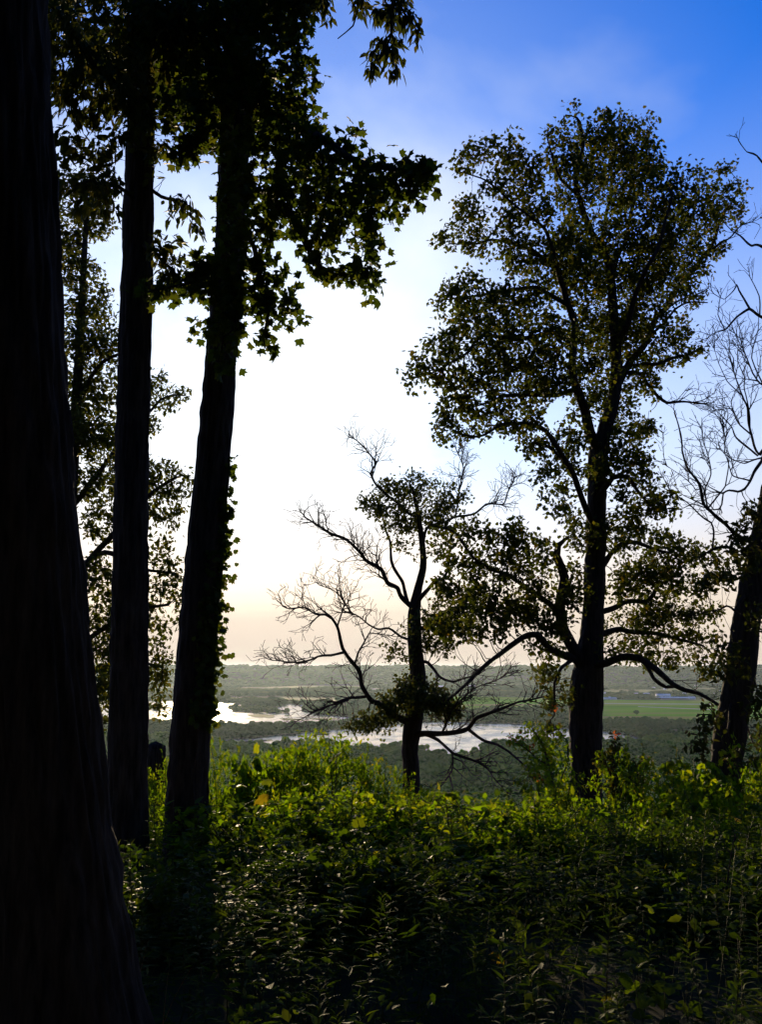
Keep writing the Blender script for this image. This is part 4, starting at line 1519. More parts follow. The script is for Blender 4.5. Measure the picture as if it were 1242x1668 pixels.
# ---- 6: tall oak right of the middle
D6 = 20.0
f6 = foot(957, 0, D6)
L6 = [[(957, f6, 34), (957, 1345, 27), (956, 1290, 25), (955, 1200, 25.5), (956, 1130, 27), (962, 1070, 22), (967, 1000, 17.5), (971, 900, 16.5), (973, 800, 15), (974, 745, 15.5), (985, 705, 12), (1000, 650, 10.5), (1005, 590, 9), (999, 500, 7.5), (992, 430, 6.5), (965, 380, 5.5), (948, 335, 4.5), (938, 290, 3.5), (950, 240, 2.4), (945, 200, 1.5)],
      [(952, 1105, 13), (936, 1070, 11.5, -0.2), (922, 1005, 10, -0.4), (913, 940, 8.5, -0.5), (909, 900, 7, -0.6), (913, 885, 5, -0.6), (925, 877, 2.2, -0.6)],
      [(974, 735, 11), (960, 705, 10, -0.4), (945, 655, 8.5, -0.8), (932, 600, 7.5, -1.1), (927, 530, 6.5, -1.3), (922, 470, 5.5, -1.4), (905, 420, 4, -1.6), (880, 370, 3, -1.8), (850, 330, 2, -2)],
      [(1001, 640, 8), (1025, 600, 7.5, 0.5), (1052, 555, 6.5, 0.9), (1090, 495, 5.5, 1.3), (1120, 455, 4.8, 1.5), (1145, 425, 4.2, 1.7), (1165, 400, 3.4, 1.8), (1185, 355, 2.6, 1.9), (1205, 310, 1.6, 2)],
      [(1145, 425, 3, 1.7), (1175, 388, 2.4, 1.8), (1195, 378, 1.8, 1.8), (1228, 362, 1.1, 1.9)],
      [(970, 860, 7), (950, 820, 6, -0.6), (925, 765, 5, -1.2), (890, 705, 4.2, -1.7), (860, 690, 3.4, -2), (800, 700, 2.4, -2.3), (750, 705, 1.4, -2.5)],
      [(925, 765, 4, -1.2), (895, 735, 3.2, -1.4), (870, 728, 2.4, -1.5)],
      [(958, 1085, 9), (1000, 1078, 7, -0.5), (1045, 1078, 6, -0.9), (1080, 1093, 5, -1.2), (1120, 1120, 4, -1.5), (1150, 1133, 3, -1.7), (1178, 1146, 1.8, -1.9)],
      [(1050, 1080, 4, -0.9), (1070, 1103, 3.4, -1.1), (1090, 1116, 3, -1.2), (1112, 1117, 2, -1.3)],
      [(940, 1080, 8), (905, 1058, 6.5, -0.6), (870, 1045, 5.6, -1), (848, 1046, 5, -1.3), (815, 1068, 4, -1.5), (775, 1095, 3, -1.8), (735, 1131, 1.6, -2)],
      [(920, 1000, 6, -.4), (895, 985, 5, -0.8), (860, 960, 4.4, -1.1), (830, 938, 3.8, -1.4), (790, 915, 3, -1.7), (745, 880, 2.2, -2), (700, 862, 1.2, -2.2)],
      [(968, 1000, 6), (1010, 985, 5, 0.6), (1060, 965, 4, 1), (1110, 930, 2.6, 1.4), (1150, 900, 1.4, 1.6)],
      [(969, 930, 6), (1000, 900, 5, 0.5), (1040, 880, 3.8, 0.9), (1085, 900, 2.4, 1.2)],
      [(964, 1040, 6), (1010, 1025, 5, 0.4), (1070, 1030, 4, 0.7), (1130, 1050, 2.6, 1)],
      [(973, 810, 6), (1000, 780, 5, -0.5), (1030, 780, 3.8, -0.9), (1060, 815, 2.2, -1.1)],
      [(929, 560, 5, -1.2), (890, 540, 4.4, -1.6), (840, 545, 3.6, -2), (780, 560, 2.6, -2.3), (720, 600, 1.6, -2.5), (670, 615, 1, -2.6)],
      [(940, 630, 5, -.9), (895, 640, 4.2, -1.3), (840, 650, 3.2, -1.7), (780, 660, 2, -2)],
      [(926, 500, 4.5, -1.4), (880, 470, 4, -1.2), (820, 470, 3, -1), (760, 480, 2, -.8), (720, 490, 1.2, -.7)],
      [(915, 440, 4, -1.5), (870, 400, 3.4, -1.2), (820, 395, 2.8, -1), (770, 395, 2, -.9), (735, 400, 1.2, -.9)],
      [(835, 360, 2.6, -1.9), (825, 330, 2.2, -1.8), (790, 300, 1.8, -1.8), (755, 275, 1, -1.8)],
      [(1004, 560, 6), (1030, 490, 5, -0.6), (1060, 430, 4, -1), (1085, 370, 3, -1.2), (1100, 320, 2, -1.3)],
      [(997, 470, 5), (1020, 400, 4.2, 0.6), (1035, 330, 3.4, 0.9), (1048, 270, 2.4, 1), (1055, 215, 1.4, 1.1)],
      [(990, 420, 4.5), (985, 360, 3.8, 0.8), (990, 290, 3, 1), (1000, 230, 2, 1.1)],
      [(945, 320, 3.5), (915, 290, 2.8, -0.6), (900, 250, 2, -0.8), (890, 222, 1.2, -.8)],
      [(1002, 610, 5), (1050, 610, 4, 0.6), (1070, 640, 3.4, 0.8), (1085, 652, 3, 0.9), (1115, 655, 2.4, 0.9), (1150, 662, 1.2, 1)],
      [(1020, 600, 4, .5), (1070, 590, 3.4, 0.4), (1120, 580, 2.2, 0.3)],
      [(1075, 520, 3, 1.1), (1110, 490, 2.2, 1), (1155, 472, 1.1, 1)],
      [(1060, 545, 3, 1), (1100, 505, 2.2, .4), (1153, 498, 1.1, .2)]]
B6 = [(935, 190, 16, 18, 0), (965, 215, 40, 26, 0), (1005, 215, 40, 28, 0.8), (1050, 210, 26, 24, 1.1), (900, 218, 20, 18, -.8), (985, 250, 60, 36, .6), (1050, 260, 34, 40, 1), (920, 260, 30, 34, -.5),
      (785, 258, 44, 20, -1.8), (755, 278, 20, 14, -1.8), (830, 262, 26, 26, -1.8), (815, 300, 34, 24, -1.8), (860, 290, 28, 40, -1.5), (765, 355, 30, 34, -.9), (735, 392, 24, 18, -.9), (800, 395, 36, 18, -1), (860, 345, 40, 34, -1.6), (850, 405, 46, 34, -1.2),
      (945, 310, 44, 46, 0), (1015, 300, 50, 54, .6), (1080, 320, 40, 44, -.6), (1120, 300, 26, 24, -1), (1135, 350, 50, 40, 1.4), (1180, 335, 32, 36, 1.9), (1185, 275, 16, 14, 1.9), (1165, 400, 14, 18, 1.8), (1207, 305, 14, 24, 2),
      (905, 420, 60, 50, -1.3), (960, 390, 50, 50, 0), (1010, 400, 56, 60, .3), (1075, 400, 46, 54, .4), (1120, 420, 30, 40, 1.2), (1150, 428, 18, 14, 1.5), (1010, 460, 60, 44, .2), (950, 470, 44, 40, -.6), (1080, 470, 46, 40, .3), (1118, 470, 22, 26, .8),
      (755, 478, 44, 26, -.8), (722, 490, 20, 16, -.7), (800, 500, 56, 36, -1.4), (860, 490, 44, 36, -1.3), (780, 550, 56, 36, -2.1), (730, 560, 30, 20, -2.3), (720, 600, 34, 20, -2.5), (678, 612, 24, 12, -2.6), (690, 590, 20, 14, -2.5),
      (780, 610, 50, 32, -2.1), (840, 570, 50, 40, -1.8), (895, 560, 46, 46, -1.5), (900, 620, 44, 36, -1.2), (840, 640, 50, 34, -1.6), (775, 660, 44, 22, -2), (740, 690, 30, 20, -2.3), (738, 712, 22, 9, -2.4), (800, 690, 44, 20, -2.2), (850, 690, 36, 20, -1.9),
      (950, 540, 36, 46, -.6), (1000, 540, 44, 50, .3), (1050, 520, 44, 40, .5), (1060, 570, 50, 32, .6), (1110, 578, 34, 20, .4), (1050, 620, 34, 24, .7), (1100, 530, 26, 24, .5), (970, 600, 40, 40, -.3), (1020, 610, 30, 40, .5), (960, 660, 30, 34, -.6), (1010, 670, 28, 34, .4),
      (880, 725, 30, 18, -1.4), (895, 770, 24, 26, -1.3), (912, 815, 22, 26, -1.0), (930, 840, 18, 26, -.7), (935, 770, 24, 40, -.8), (925, 720, 24, 24, -1),
      (1015, 725, 38, 34, -.2), (1030, 770, 40, 26, -.8), (1045, 695, 26, 20, .5), (1000, 760, 30, 40, -.4), (1050, 815, 40, 20, -1), (1020, 840, 44, 24, -.5), (1000, 880, 34, 28, .4), (950, 870, 26, 30, -.4), (1072, 830, 22, 12, -1.1),
      (1050, 885, 54, 24, .8), (1095, 905, 44, 28, 1.3), (1140, 905, 30, 20, 1.5), (1060, 940, 60, 28, 1), (1110, 950, 44, 24, 1.3), (1020, 960, 44, 30, .6), (1060, 995, 54, 24, .8), (1110, 1005, 44, 20, 1), (1090, 1035, 54, 20, .8), (1135, 1055, 34, 18, 1), (1030, 1030, 44, 22, .5), (1165, 1075, 18, 20, 1), (1155, 1000, 24, 14, 1.2), (1020, 1068, 40, 14, -.5), (1080, 1070, 36, 12, .6), (1155, 940, 24, 16, 1.4),
      (850, 895, 30, 26, -1.4), (815, 872, 34, 18, -1.7), (775, 868, 30, 18, -1.9), (740, 880, 28, 18, -2), (800, 910, 44, 24, -1.7), (860, 935, 34, 24, -1.2), (820, 945, 44, 22, -1.4), (765, 925, 36, 20, -1.9), (865, 975, 40, 24, -1), (800, 975, 40, 22, -1.4), (890, 1010, 26, 24, -.8), (840, 1010, 40, 20, -1.2), (885, 900, 22, 26, -.8), (790, 1020, 40, 16, -1.5), (735, 960, 24, 22, -1.8), (930, 960, 24, 40, -.5), (740, 1020, 30, 20, -1.8), (835, 860, 14, 14, -1.6),
      (895, 1095, 22, 24, -.6), (905, 1140, 18, 24, -.6), (890, 1055, 24, 14, -.8), (895, 1180, 16, 16, -.5),
      # bare twigs at the right flank
      (1120, 640, 34, 20, .9, 0, .8), (1140, 660, 22, 10, 1, 0, .8), (1215, 362, 16, 8, 1.9, 0, 1.2), (1085, 700, 24, 16, .8, 0, .6), (1145, 1140, 34, 14, -1.7, 0, .8), (1110, 1090, 30, 14, -1.4, 0, .7), (1190, 380, 20, 10, 1.8, 0, 1), (840, 1085, 40, 16, -1.4, 0, .8), (770, 1115, 30, 12, -1.8, 0, .9)]
L6.append([(938, 1075, 4.5, -.2), (915, 1090, 3, -.6), (903, 1120, 2.2, -.7), (900, 1165, 1.4, -.6)])
g6 = grow(D6, L6, B6, 0.13, 0.14, 606, 160, bare=1.0, infl=0.8, bud=0.3, lk=0.85, tip=0.005, wob=0.5)
r6 = np.random.default_rng(6)
make_tree('tall_oak', 'tall oak with a forked trunk and dense crown, right of the middle', 'tree', D6, g6, M['bark_dark'], 72, 0.028, M['oak'],
          [rosettes(g6, 22, 0.115, L_OAK_S, r6, spread=0.09, p_side=0.12), leaf_sets(g6, 0.6, 0.13, L_OAK, r6, spread=0.15, droop=0.25)], 606, P(957, f6, D6), freq=8)

# ---- 7: leaning tree at the right edge
D7 = 17.0
f7 = foot(1180, 0, D7)
L7 = [[(1172, f7, 34), (1180, 1340, 27), (1184, 1260, 24.5), (1189, 1200, 25), (1205, 1110, 24), (1216, 1020, 22), (1225, 960, 20), (1243, 870, 18), (1262, 770, 15), (1275, 640, 12), (1283, 500, 9.5), (1290, 350, 7), (1295, 200, 4.5), (1290, 80, 2)],
      [(1243, 880, 8), (1222, 878, 5.5, -0.4), (1192, 866, 4.6, -0.7), (1165, 845, 4, -0.9), (1155, 830, 3.6, -1), (1140, 795, 3.2, -1.1), (1125, 762, 2.6, -1.2), (1110, 735, 2, -1.2), (1106, 690, 1.4, -1.3), (1102, 662, .8, -1.3)],
      [(1232, 930, 7), (1205, 920, 4.6, -0.5), (1192, 898, 4.2, -0.7), (1180, 892, 3.8, -0.8), (1165, 893, 3.2, -0.9), (1140, 905, 1.6, -1)],
      [(1166, 892, 2.6, -.9), (1160, 870, 2.4, -1), (1157, 845, 2.2, -1), (1120, 820, 1.4, -1.2), (1098, 800, .8, -1.3)],
      [(1225, 965, 5), (1200, 1000, 3, -0.5), (1180, 988, 2.4, -0.7), (1160, 995, 1.6, -0.9), (1135, 1005, .9, -1)],
      [(1268, 720, 6), (1240, 755, 4, -0.6), (1222, 785, 3.2, -0.8), (1205, 803, 2.8, -0.9), (1180, 805, 2.2, -1), (1172, 825, 1.6, -1)],
      [(1275, 660, 7), (1240, 740, 3, -0.4), (1228, 705, 3, -0.8), (1205, 645, 2.2, -1.1), (1195, 600, 1.2, -1.2)],
      [(1272, 680, 5), (1235, 745, 2.6, .4), (1200, 710, 2, .2), (1175, 675, 1.2, 0)],
      [(1283, 520, 6), (1242, 515, 4, -0.6), (1222, 505, 3.4, -0.9), (1200, 515, 2.6, -1.1), (1180, 535, 1.8, -1.2), (1155, 545, .9, -1.2)],
      [(1222, 506, 3, -.9), (1215, 482, 2.4, -1), (1205, 465, 1.8, -1.1), (1180, 490, 1.1, -1.2), (1165, 480, .7, -1.2)],
      [(1285, 430, 6), (1242, 402, 3.6, -0.5), (1225, 400, 3, -0.7), (1205, 390, 2.4, -0.9), (1190, 378, 1.4, -1), (1180, 362, .8, -1)],
      [(1290, 330, 5), (1255, 270, 3, -0.5), (1238, 250, 2.2, -0.7), (1222, 245, 1.2, -0.8), (1208, 228, .7, -.9)],
      [(1294, 210, 4), (1260, 195, 2.4, -0.4), (1244, 180, 1.4, -.6)],
      [(1275, 620, 5), (1245, 630, 2.6, -.6), (1225, 610, 2, -.8), (1212, 570, 1.2, -.9)],
      [(1190, 1190, 5), (1165, 1180, 2.4, -0.6), (1150, 1200, 1.8, -0.9), (1140, 1235, 1.2, -1)],
      [(1200, 1140, 4), (1180, 1190, 2.2, -0.9), (1160, 1165, 1.8, -1.1), (1138, 1160, 1.1, -1.2)],
      [(1212, 1060, 4), (1240, 1120, 2, -0.6), (1255, 1160, 1.2, -.8)],
      [(1200, 1160, 4), (1230, 1200, 2, .5), (1250, 1230, 1.2, .7)],
      [(1262, 780, 6), (1290, 700, 4, .8), (1330, 600, 2, 1.6)]]
B7 = [(1222, 845, 14, 18, -.9, 1, 1.3), (1205, 880, 16, 18, -1, 1, 1.2), (1190, 905, 16, 14, -1, 1), (1225, 905, 18, 22, -1, 1), (1170, 930, 22, 14, -1, 1), (1200, 940, 22, 14, -1, 1), (1150, 945, 18, 12, -1.1, 1), (1238, 1010, 12, 30, -1, 1), (1190, 1060, 22, 14, -.9, 1), (1180, 1085, 22, 14, -1, 1), (1205, 1095, 18, 14, -1, 1),
      (1150, 1180, 18, 20, -1.1, 1, 1.2), (1145, 1215, 14, 20, -1.1, 1, 1.2), (1165, 1165, 14, 12, -1, 1), (1235, 1140, 14, 30, -.7, 1), (1240, 1210, 14, 40, 0, 1), (1215, 1240, 20, 16, -.8, 1), (1238, 850, 10, 30, -1, 1),
      (1110, 680, 16, 26, -1.3, 0, .9), (1125, 740, 30, 30, -1.2, 0, .9), (1150, 770, 26, 40, -1.1, 0, .9), (1175, 760, 26, 34, -1, 0, .8), (1105, 800, 24, 16, -1.2, 0, .9), (1160, 810, 30, 20, -1, 0, .8), (1200, 700, 30, 44, -.8, 0, .9), (1185, 640, 20, 34, -.6, 0, .8), (1210, 600, 18, 40, -1, 0, .9), (1225, 660, 20, 40, -.8, 0, .9), (1235, 560, 20, 30, -.9, 0, .8), (1180, 520, 26, 24, -1.1, 0, 1), (1215, 465, 20, 24, -1, 0, 1), (1235, 530, 16, 24, -1, 0, .8), (1170, 485, 14, 16, -1.2, 0, 1), (1200, 380, 16, 14, -1, 0, 1), (1220, 235, 16, 16, -.8, 0, 1.2), (1236, 210, 10, 18, -.7, 0, 1.2), (1235, 270, 12, 20, -.7, 0, 1), (1190, 850, 26, 24, -.9, 0, .8), (1165, 960, 24, 20, -.9, 0, .7), (1150, 995, 20, 12, -.9, 0, .9), (1185, 1030, 18, 14, -.8, 0, .7), (1130, 560, 4, 4, -1, 0, .5), (1240, 440, 12, 24, -.8, 0, .8),
      (1340, 600, 80, 120, 1.4, 1, .4), (1330, 350, 80, 120, 1, 1, .4), (1380, 800, 90, 120, 1.2, 1, .4)]
L7 += [[(1157, 832, 2.2, -1), (1152, 790, 1.8, -1), (1155, 745, 1.3, -1.1), (1150, 712, .8, -1.1)],
       [(1158, 830, 2, -1), (1178, 792, 1.6, -.8), (1187, 748, 1.2, -.7), (1190, 715, .8, -.7)],
       [(1140, 795, 1.8, -1.1), (1128, 800, 1.4, -1.2), (1112, 780, 1, -1.3), (1092, 760, .7, -1.3)],
       [(1155, 830, 1.8, -1), (1125, 822, 1.4, -1.2), (1108, 826, 1, -1.2), (1090, 806, .7, -1.3)],
       [(1228, 705, 2.2, -.8), (1212, 700, 1.8, -.9), (1190, 668, 1.4, -1), (1168, 668, .8, -1)],
       [(1225, 700, 2, -.8), (1222, 650, 1.6, -.7), (1208, 600, 1.2, -.8), (1196, 545, .8, -.8)],
       [(1240, 745, 2.4, -.4), (1215, 752, 1.6, -.8), (1190, 748, 1.2, -.9), (1165, 735, .8, -1)],
       [(1245, 630, 2.2, -.6), (1230, 580, 1.6, -.6), (1238, 540, 1.1, -.6), (1230, 500, .7, -.6)],
       [(1205, 645, 1.8, -1.1), (1185, 620, 1.4, -1.1), (1172, 590, 1, -1.2), (1165, 560, .7, -1.2)],
       [(1222, 785, 2, -.8), (1200, 770, 1.5, -1), (1180, 735, 1.1, -1.1), (1178, 700, .7, -1.1)],
       [(1180, 535, 1.6, -1.2), (1172, 515, 1.2, -1.2), (1178, 490, .7, -1.2)],
       [(1242, 515, 2, -.6), (1235, 480, 1.5, -.7), (1222, 455, .9, -.8)]]
B7 += [(1115, 720, 24, 34, -1.2, 0, .8), (1150, 735, 24, 30, -1.1, 0, .8), (1185, 735, 24, 34, -.8, 0, .8), (1100, 775, 18, 20, -1.3, 0, .9), (1175, 668, 20, 26, -1, 0, .9), (1205, 560, 16, 30, -.8, 0, .8), (1200, 620, 24, 30, -.9, 0, .8), (1230, 600, 14, 40, -.6, 0, .8), (1170, 570, 14, 26, -1.2, 0, .8), (1215, 730, 24, 24, -.8, 0, .8), (1235, 690, 14, 34, -.6, 0, .8), (1130, 790, 24, 24, -1.2, 0, .8)]
g7 = grow(D7, L7, B7, 0.08, 0.075, 707, 170, bare=2.2, infl=0.5, mom=0.45, bud=0.16, lk=0.65, tip=0.004, wob=0.5)
r7 = np.random.default_rng(77)
make_tree('leaning_tree', 'leaning tree at the right edge with bare twiggy branches and dark rough trunk', 'tree', D7, g7, M['bark_dark'], 64, 0.026, M['ash'],
          [leaf_sets(g7, 3.2, 0.12, L_OVATE, r7, spread=0.14, droop=0.3)], 707, P(1172, f7, D7), limb_name='bare_limb', freq=8)
# ---- unseen wood behind and beside the viewpoint, added to darken the foreground
def unseen_shade_wood():
    d = 20.0
    L = [[(621, 1420, 26), (622, 1200, 20), (618, 900, 17), (624, 600, 14), (620, 300, 10), (625, 0, 5)],
         [(620, 1000, 8), (500, 850, 6, 1), (380, 760, 3, 1.5)], [(620, 950, 8), (740, 820, 6, -1), (860, 720, 3, -1.5)],
         [(621, 800, 8), (560, 650, 6, -1.6), (520, 500, 3, -2.6)], [(621, 750, 8), (700, 600, 6, 1.6), (730, 450, 3, 2.6)],
         [(621, 550, 7), (500, 400, 5, .5), (420, 280, 3, 1)], [(621, 500, 7), (740, 350, 5, -.5), (800, 220, 3, -1)], [(622, 1130, 6), (560, 1080, 4, -1.5), (520, 1060, 2, -2.5)], [(622, 1150, 6), (690, 1090, 4, 1.2), (740, 1070, 2, 2.0)]]
    B = [(621, 600, 260, 200, 0), (480, 720, 180, 140, 1), (770, 700, 180, 140, -1), (560, 450, 180, 160, -2), (690, 420, 180, 160, 2), (621, 180, 200, 180, 0), (450, 300, 140, 140, .8), (800, 260, 140, 140, -.8), (520, 1040, 150, 130, -2), (740, 1050, 150, 130, 1.8), (620, 900, 260, 150, 0)]
    g = grow(d, L, B, 0.28, 0.4, 909, 9)
    r = np.random.default_rng(9)
    base = P(621, 1420, d)
    spots = [(-6.5, -3.5), (-0.5, -6.5), (6, -3), (9.5, -5.5), (-2.5, -9.5), (3.5, -9), (-12, -2), (13, -1.5), (0.5, -13), (6.5, -12), (-7, -13), (14, -9), (-14, -9), (-10, 5.5), (11.5, 6), (-17, 4), (18, 5), (3, -19), (-4, -20), (10, -19), (-11, -19)]
    first = None
    for i, (x, y) in enumerate(spots):
        lb = 'unseen broad-leaved tree added to shade the foreground'
        if i == 0:
            t = make_tree('unseen_shade_tree', lb, 'tree', d, g, M['bark'], 20, 0.01, M['maple'], [leaf_sets(g, 5, 0.30, L_OVATE, r, spread=0.3, rmax=.05)], 909, base)
            first = t
        else:
            t = thing('unseen_shade_tree', lb, 'tree', base)
            for c in first.children:
                o = c.copy()
                o.parent = t
                COL.objects.link(o)
        t['label'] = 'unseen tree added for shade behind or beside the viewpoint, %s of the wood' % nth(i)
        t['group'] = 'unseen trees added to shade the foreground'
        t.location = (x, y, float(gz(x, y)) - .2)
        t.rotation_euler = (0, 0, i * 2.1)
        sc = 1.35 if i < 3 else 0.9 + 0.4 * ((i * 0.618) % 1)
        t.scale = (sc, sc, sc)


unseen_shade_wood()
# ------------------------------------------------------------------ undergrowth
def arc(p0, direc, length, n, bend, r):
    """a curved stem from p0"""
    pts = [np.array(p0, float)]
    d_ = unit(np.array(direc, float))
    side = unit(r.normal(0, 1, 3))
    for k in range(n):
        d_ = unit(d_ + np.array((0, 0, bend)) / n + side * r.normal(0, 0.10) + r.normal(0, 0.05, 3))
        pts.append(pts[-1] + d_ * length / n)
    return np.array(pts)


def shrub_template(seed, n_stem=12, n_leaf=1500, lsize=0.05, tm=L_OVATE, spread=0.55):
    r = np.random.default_rng(seed)
    ch, pos, dr = [], [], []
    for i in range(n_stem):
        a = r.uniform(0, 6.28)
        o = r.uniform(0, 1) ** 0.5 * spread
        base = np.array((math.cos(a), math.sin(a), 0)) * r.uniform(0, 0.12)
        st = arc(base, (math.cos(a) * o, math.sin(a) * o, 1), r.uniform(0.7, 1.08), 9, -0.35 * o, r)
        ch.append((st, np.linspace(0.011, 0.003, len(st)), 4))
        pos.append(st[3:])
        dr.append(np.diff(st, axis=0)[2:])
        for q in range(6):
            k = r.integers(2, 9)
            b = r.uniform(0, 6.28)
            tw = arc(st[k], (math.cos(b), math.sin(b), r.uniform(0.1, 0.9)), r.uniform(0.14, 0.34), 4, -0.3, r)
            ch.append((tw, np.linspace(0.004, 0.0015, len(tw)), 3))
            pos += [tw[1:]] * 2
            dr += [np.diff(tw, axis=0)] * 2
    pos, dr = np.concatenate(pos), np.concatenate(dr)
    i = r.integers(0, len(pos), n_leaf)
    ps = pos[i] + r.normal(0, 0.022, (n_leaf, 3))
    ax = unit(0.4 * unit(dr[i]) + r.normal(0, 0.6, (n_leaf, 3)) + np.array((0, 0, -0.15)))
    nr = unit(np.array((0, 0, 1.0)) + r.normal(0, 0.55, (n_leaf, 3)))
    top = np.percentile(ps[:, 2], 98)
    k_ = 1.0 / top
    ch = [(c[0] * np.array((1, 1, k_)), *c[1:]) for c in ch]
    ps = ps * np.array((1, 1, k_))
    return ch, (ps, ax, nr, lsize * r.uniform(0.6, 1.3, n_leaf), tm), r


SHRUB = []
for k in range(6):
    ch, st, r_ = shrub_template(900 + k, 11 + k % 3, 2000, 0.054 + 0.006 * (k % 3), L_OVATE if k % 2 else L_OVATE)
    SHRUB.append((tubes_mesh('stems', ch, M['stem']), leaf_mesh('foliage', [st], M['shrub'], r_)))
for k in range(3):
    ch, st, r_ = shrub_template(940 + k, 9, 850, 0.10, L_GRAPE if k == 0 else L_OVATE)
    SHRUB.append((tubes_mesh('stems', ch, M['stem']), leaf_mesh('foliage', [st], M['shrub'], r_)))


SHRUB_SHADE = []  # same bushes with shade put into the leaf colour, for the near thicket
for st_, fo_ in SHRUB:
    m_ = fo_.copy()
    m_.materials[0] = M['shrub_shade_tone']
    SHRUB_SHADE.append((st_, m_))


def z_at(px, py, d):
    return P(px, py, d)[2]


def shrub(px, top, d, half, kind, label, group=None):
    """a bush rooted on the ground whose crown reaches photo row `top`"""
    x = P(px, top, d)[0]
    g = float(gz(x, d)) - 0.05
    h = max(0.25, z_at(px, top, d) - g)
    w = half * d / F / 0.42
    t = thing('shrub', label, 'shrub', (x, d, g), random.uniform(0, 6.28), group)
    t.scale = (w, w, h)
    s, f = (SHRUB_SHADE if group and d < 9.6 else SHRUB)[kind]
    link('stems', s, t)
    o = link('foliage', f, t)
    o['kind'] = 'stuff'
    return t


for a in [(552, 1202, 15.5, 58, 0, 'tall sunlit bush at the crest left of the small oak'),
          (500, 1214, 16, 46, 1, 'sunlit bush just left of the tallest bush at the crest'),
          (455, 1228, 15, 44, 2, 'sunlit bush between the leaning maple and the tallest bush, nearer the bush'),
          (405, 1240, 14.5, 40, 6, 'big-leaved bush right of the leaning maple trunk'),
          (362, 1226, 15, 30, 1, 'bush touching the right side of the leaning maple trunk'),
          (605, 1255, 15.5, 44, 3, 'lower bush between the tallest bush and the small oak trunk'),
          (668, 1266, 17, 36, 5, 'dark bush hiding the foot of the small oak'),
          (640, 1290, 14.5, 44, 0, 'bush in front of the small oak, left of its foot'),
          (720, 1292, 15.5, 42, 2, 'low bush right of the small oak foot'),
          (775, 1318, 15, 44, 4, 'low yellowish bush at the crest, midway between the two oaks'),
          (835, 1322, 14.5, 44, 5, 'low bush at the crest left of the tall oak foot'),
          (905, 1254, 16.5, 46, 1, 'bush touching the left side of the tall oak trunk'),
          (955, 1340, 15, 48, 0, 'bush hiding the foot of the tall oak'),
          (1030, 1228, 17.5, 50, 3, 'bush right of the tall oak trunk'),
          (1078, 1252, 16, 50, 2, 'dark bush midway between the tall oak and the leaning tree'),
          (1128, 1246, 14.5, 52, 6, 'big-leaved dark bush left of the leaning tree trunk'),
          (1185, 1276, 13.5, 54, 7, 'dark bush in front of the leaning tree foot'),
          (1235, 1214, 15, 50, 4, 'dark bush at the right edge beside the leaning tree'),
          (254, 1246, 16.5, 26, 0, 'bush around the dark stump between the two slender trunks'),
          (258, 1300, 14, 34, 1, 'sunlit bush between the two slender trunks'),
          (172, 1262, 15, 30, 0, 'bush between the massive trunk and the slender ash'),
          (345, 1300, 13, 30, 2, 'small bush at the right foot of the leaning maple')]:
    shrub(*a)
rs = np.random.default_rng(21)
for k in range(64):
    d = rs.uniform(7.0, 14.2)
    px = rs.uniform(150, 1270)
    hh = rs.uniform(0.5, 0.95) * (0.75 if d < 9 else 1)
    if px < 350 and d > 8:
        continue
    x = P(px, HZ, d)[0]
    zt = (float(gz(x, d)) + hh - EYE) / d
    ru = (zt * cP - sP) / (cP + zt * sP)
    top = H / 2 - ru * F
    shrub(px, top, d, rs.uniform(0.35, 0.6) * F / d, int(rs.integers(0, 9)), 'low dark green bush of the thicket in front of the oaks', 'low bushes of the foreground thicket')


def place_labels(group, head, tail):
    """tell alike plants apart by the landmark behind them and their order from the front"""
    marks = [(205, 'the slender ash'), (300, 'the leaning maple'), (430, 'the big-leaved crest bush'), (550, 'the tallest crest bush'), (671, 'the small oak'), (810, 'the gap between the oaks'), (957, 'the tall oak'), (1075, 'the bush right of the tall oak'), (1180, 'the leaning tree'), (1270, 'the right edge')]
    per = {}
    for o in [q for q in bpy.data.objects if q.get('group') == group]:
        x, y = o.location[0], o.location[1]
        px = W / 2 + F * x / (y * cP)
        k = min(range(len(marks)), key=lambda i: abs(marks[i][0] - px))
        per.setdefault(k, []).append((y, o))
    for k, l_ in per.items():
        l_.sort(key=lambda q: q[0])
        for i, (y, o) in enumerate(l_):
            o['label'] = '%s below %s, %s from the front' % (head, marks[k][1], nth(i))


place_labels('low bushes of the foreground thicket', 'low dark green bush', '')


# saplings with turning leaves beside the tall oak
def sapling(name, label, d, limbs, blobs, red, seed, mat, size):
    f_ = foot(limbs[0][0][0], 0, d)
    limbs[0] = [(limbs[0][0][0], f_, limbs[0][0][2])] + limbs[0][1:]
    g = grow(d, limbs, blobs, 0.1, 0.11, seed, 85, tip=0.003)
    r = np.random.default_rng(seed)
    t = make_tree(name, label, 'sapling', d, g, M['twig'], 10, 0.003, mat, [leaf_sets(g, 7.0, size, L_OVATE, r, spread=0.12)], seed, P(limbs[0][0][0], f_, d), limb_name='branch')
    if red:
        pos = []
        for cx, cy, rx, ry, n in red:
            u = unit(r.normal(0, 1, (n, 3))) * r.random((n, 1)) ** 0.4
            pos.append(P(cx, cy, d - 0.3) + u * np.array((rx, rx, ry)) * d / F)
        pos = np.concatenate(pos)
        n = len(pos)
        me = leaf_mesh('red_leaves', [(pos - P(limbs[0][0][0], f_, d), unit(r.normal(0, 1, (n, 3)) - np.array((0, 0, .4))), unit(r.normal(0, .7, (n, 3)) + np.array((0, 0, 1))), size * .8 * r.uniform(.7, 1.2, n), L_OVATE)], M['red'], r)
        o = link('red_leaves', me, t, label='cluster of orange red turning leaves')
        o['kind'] = 'stuff'


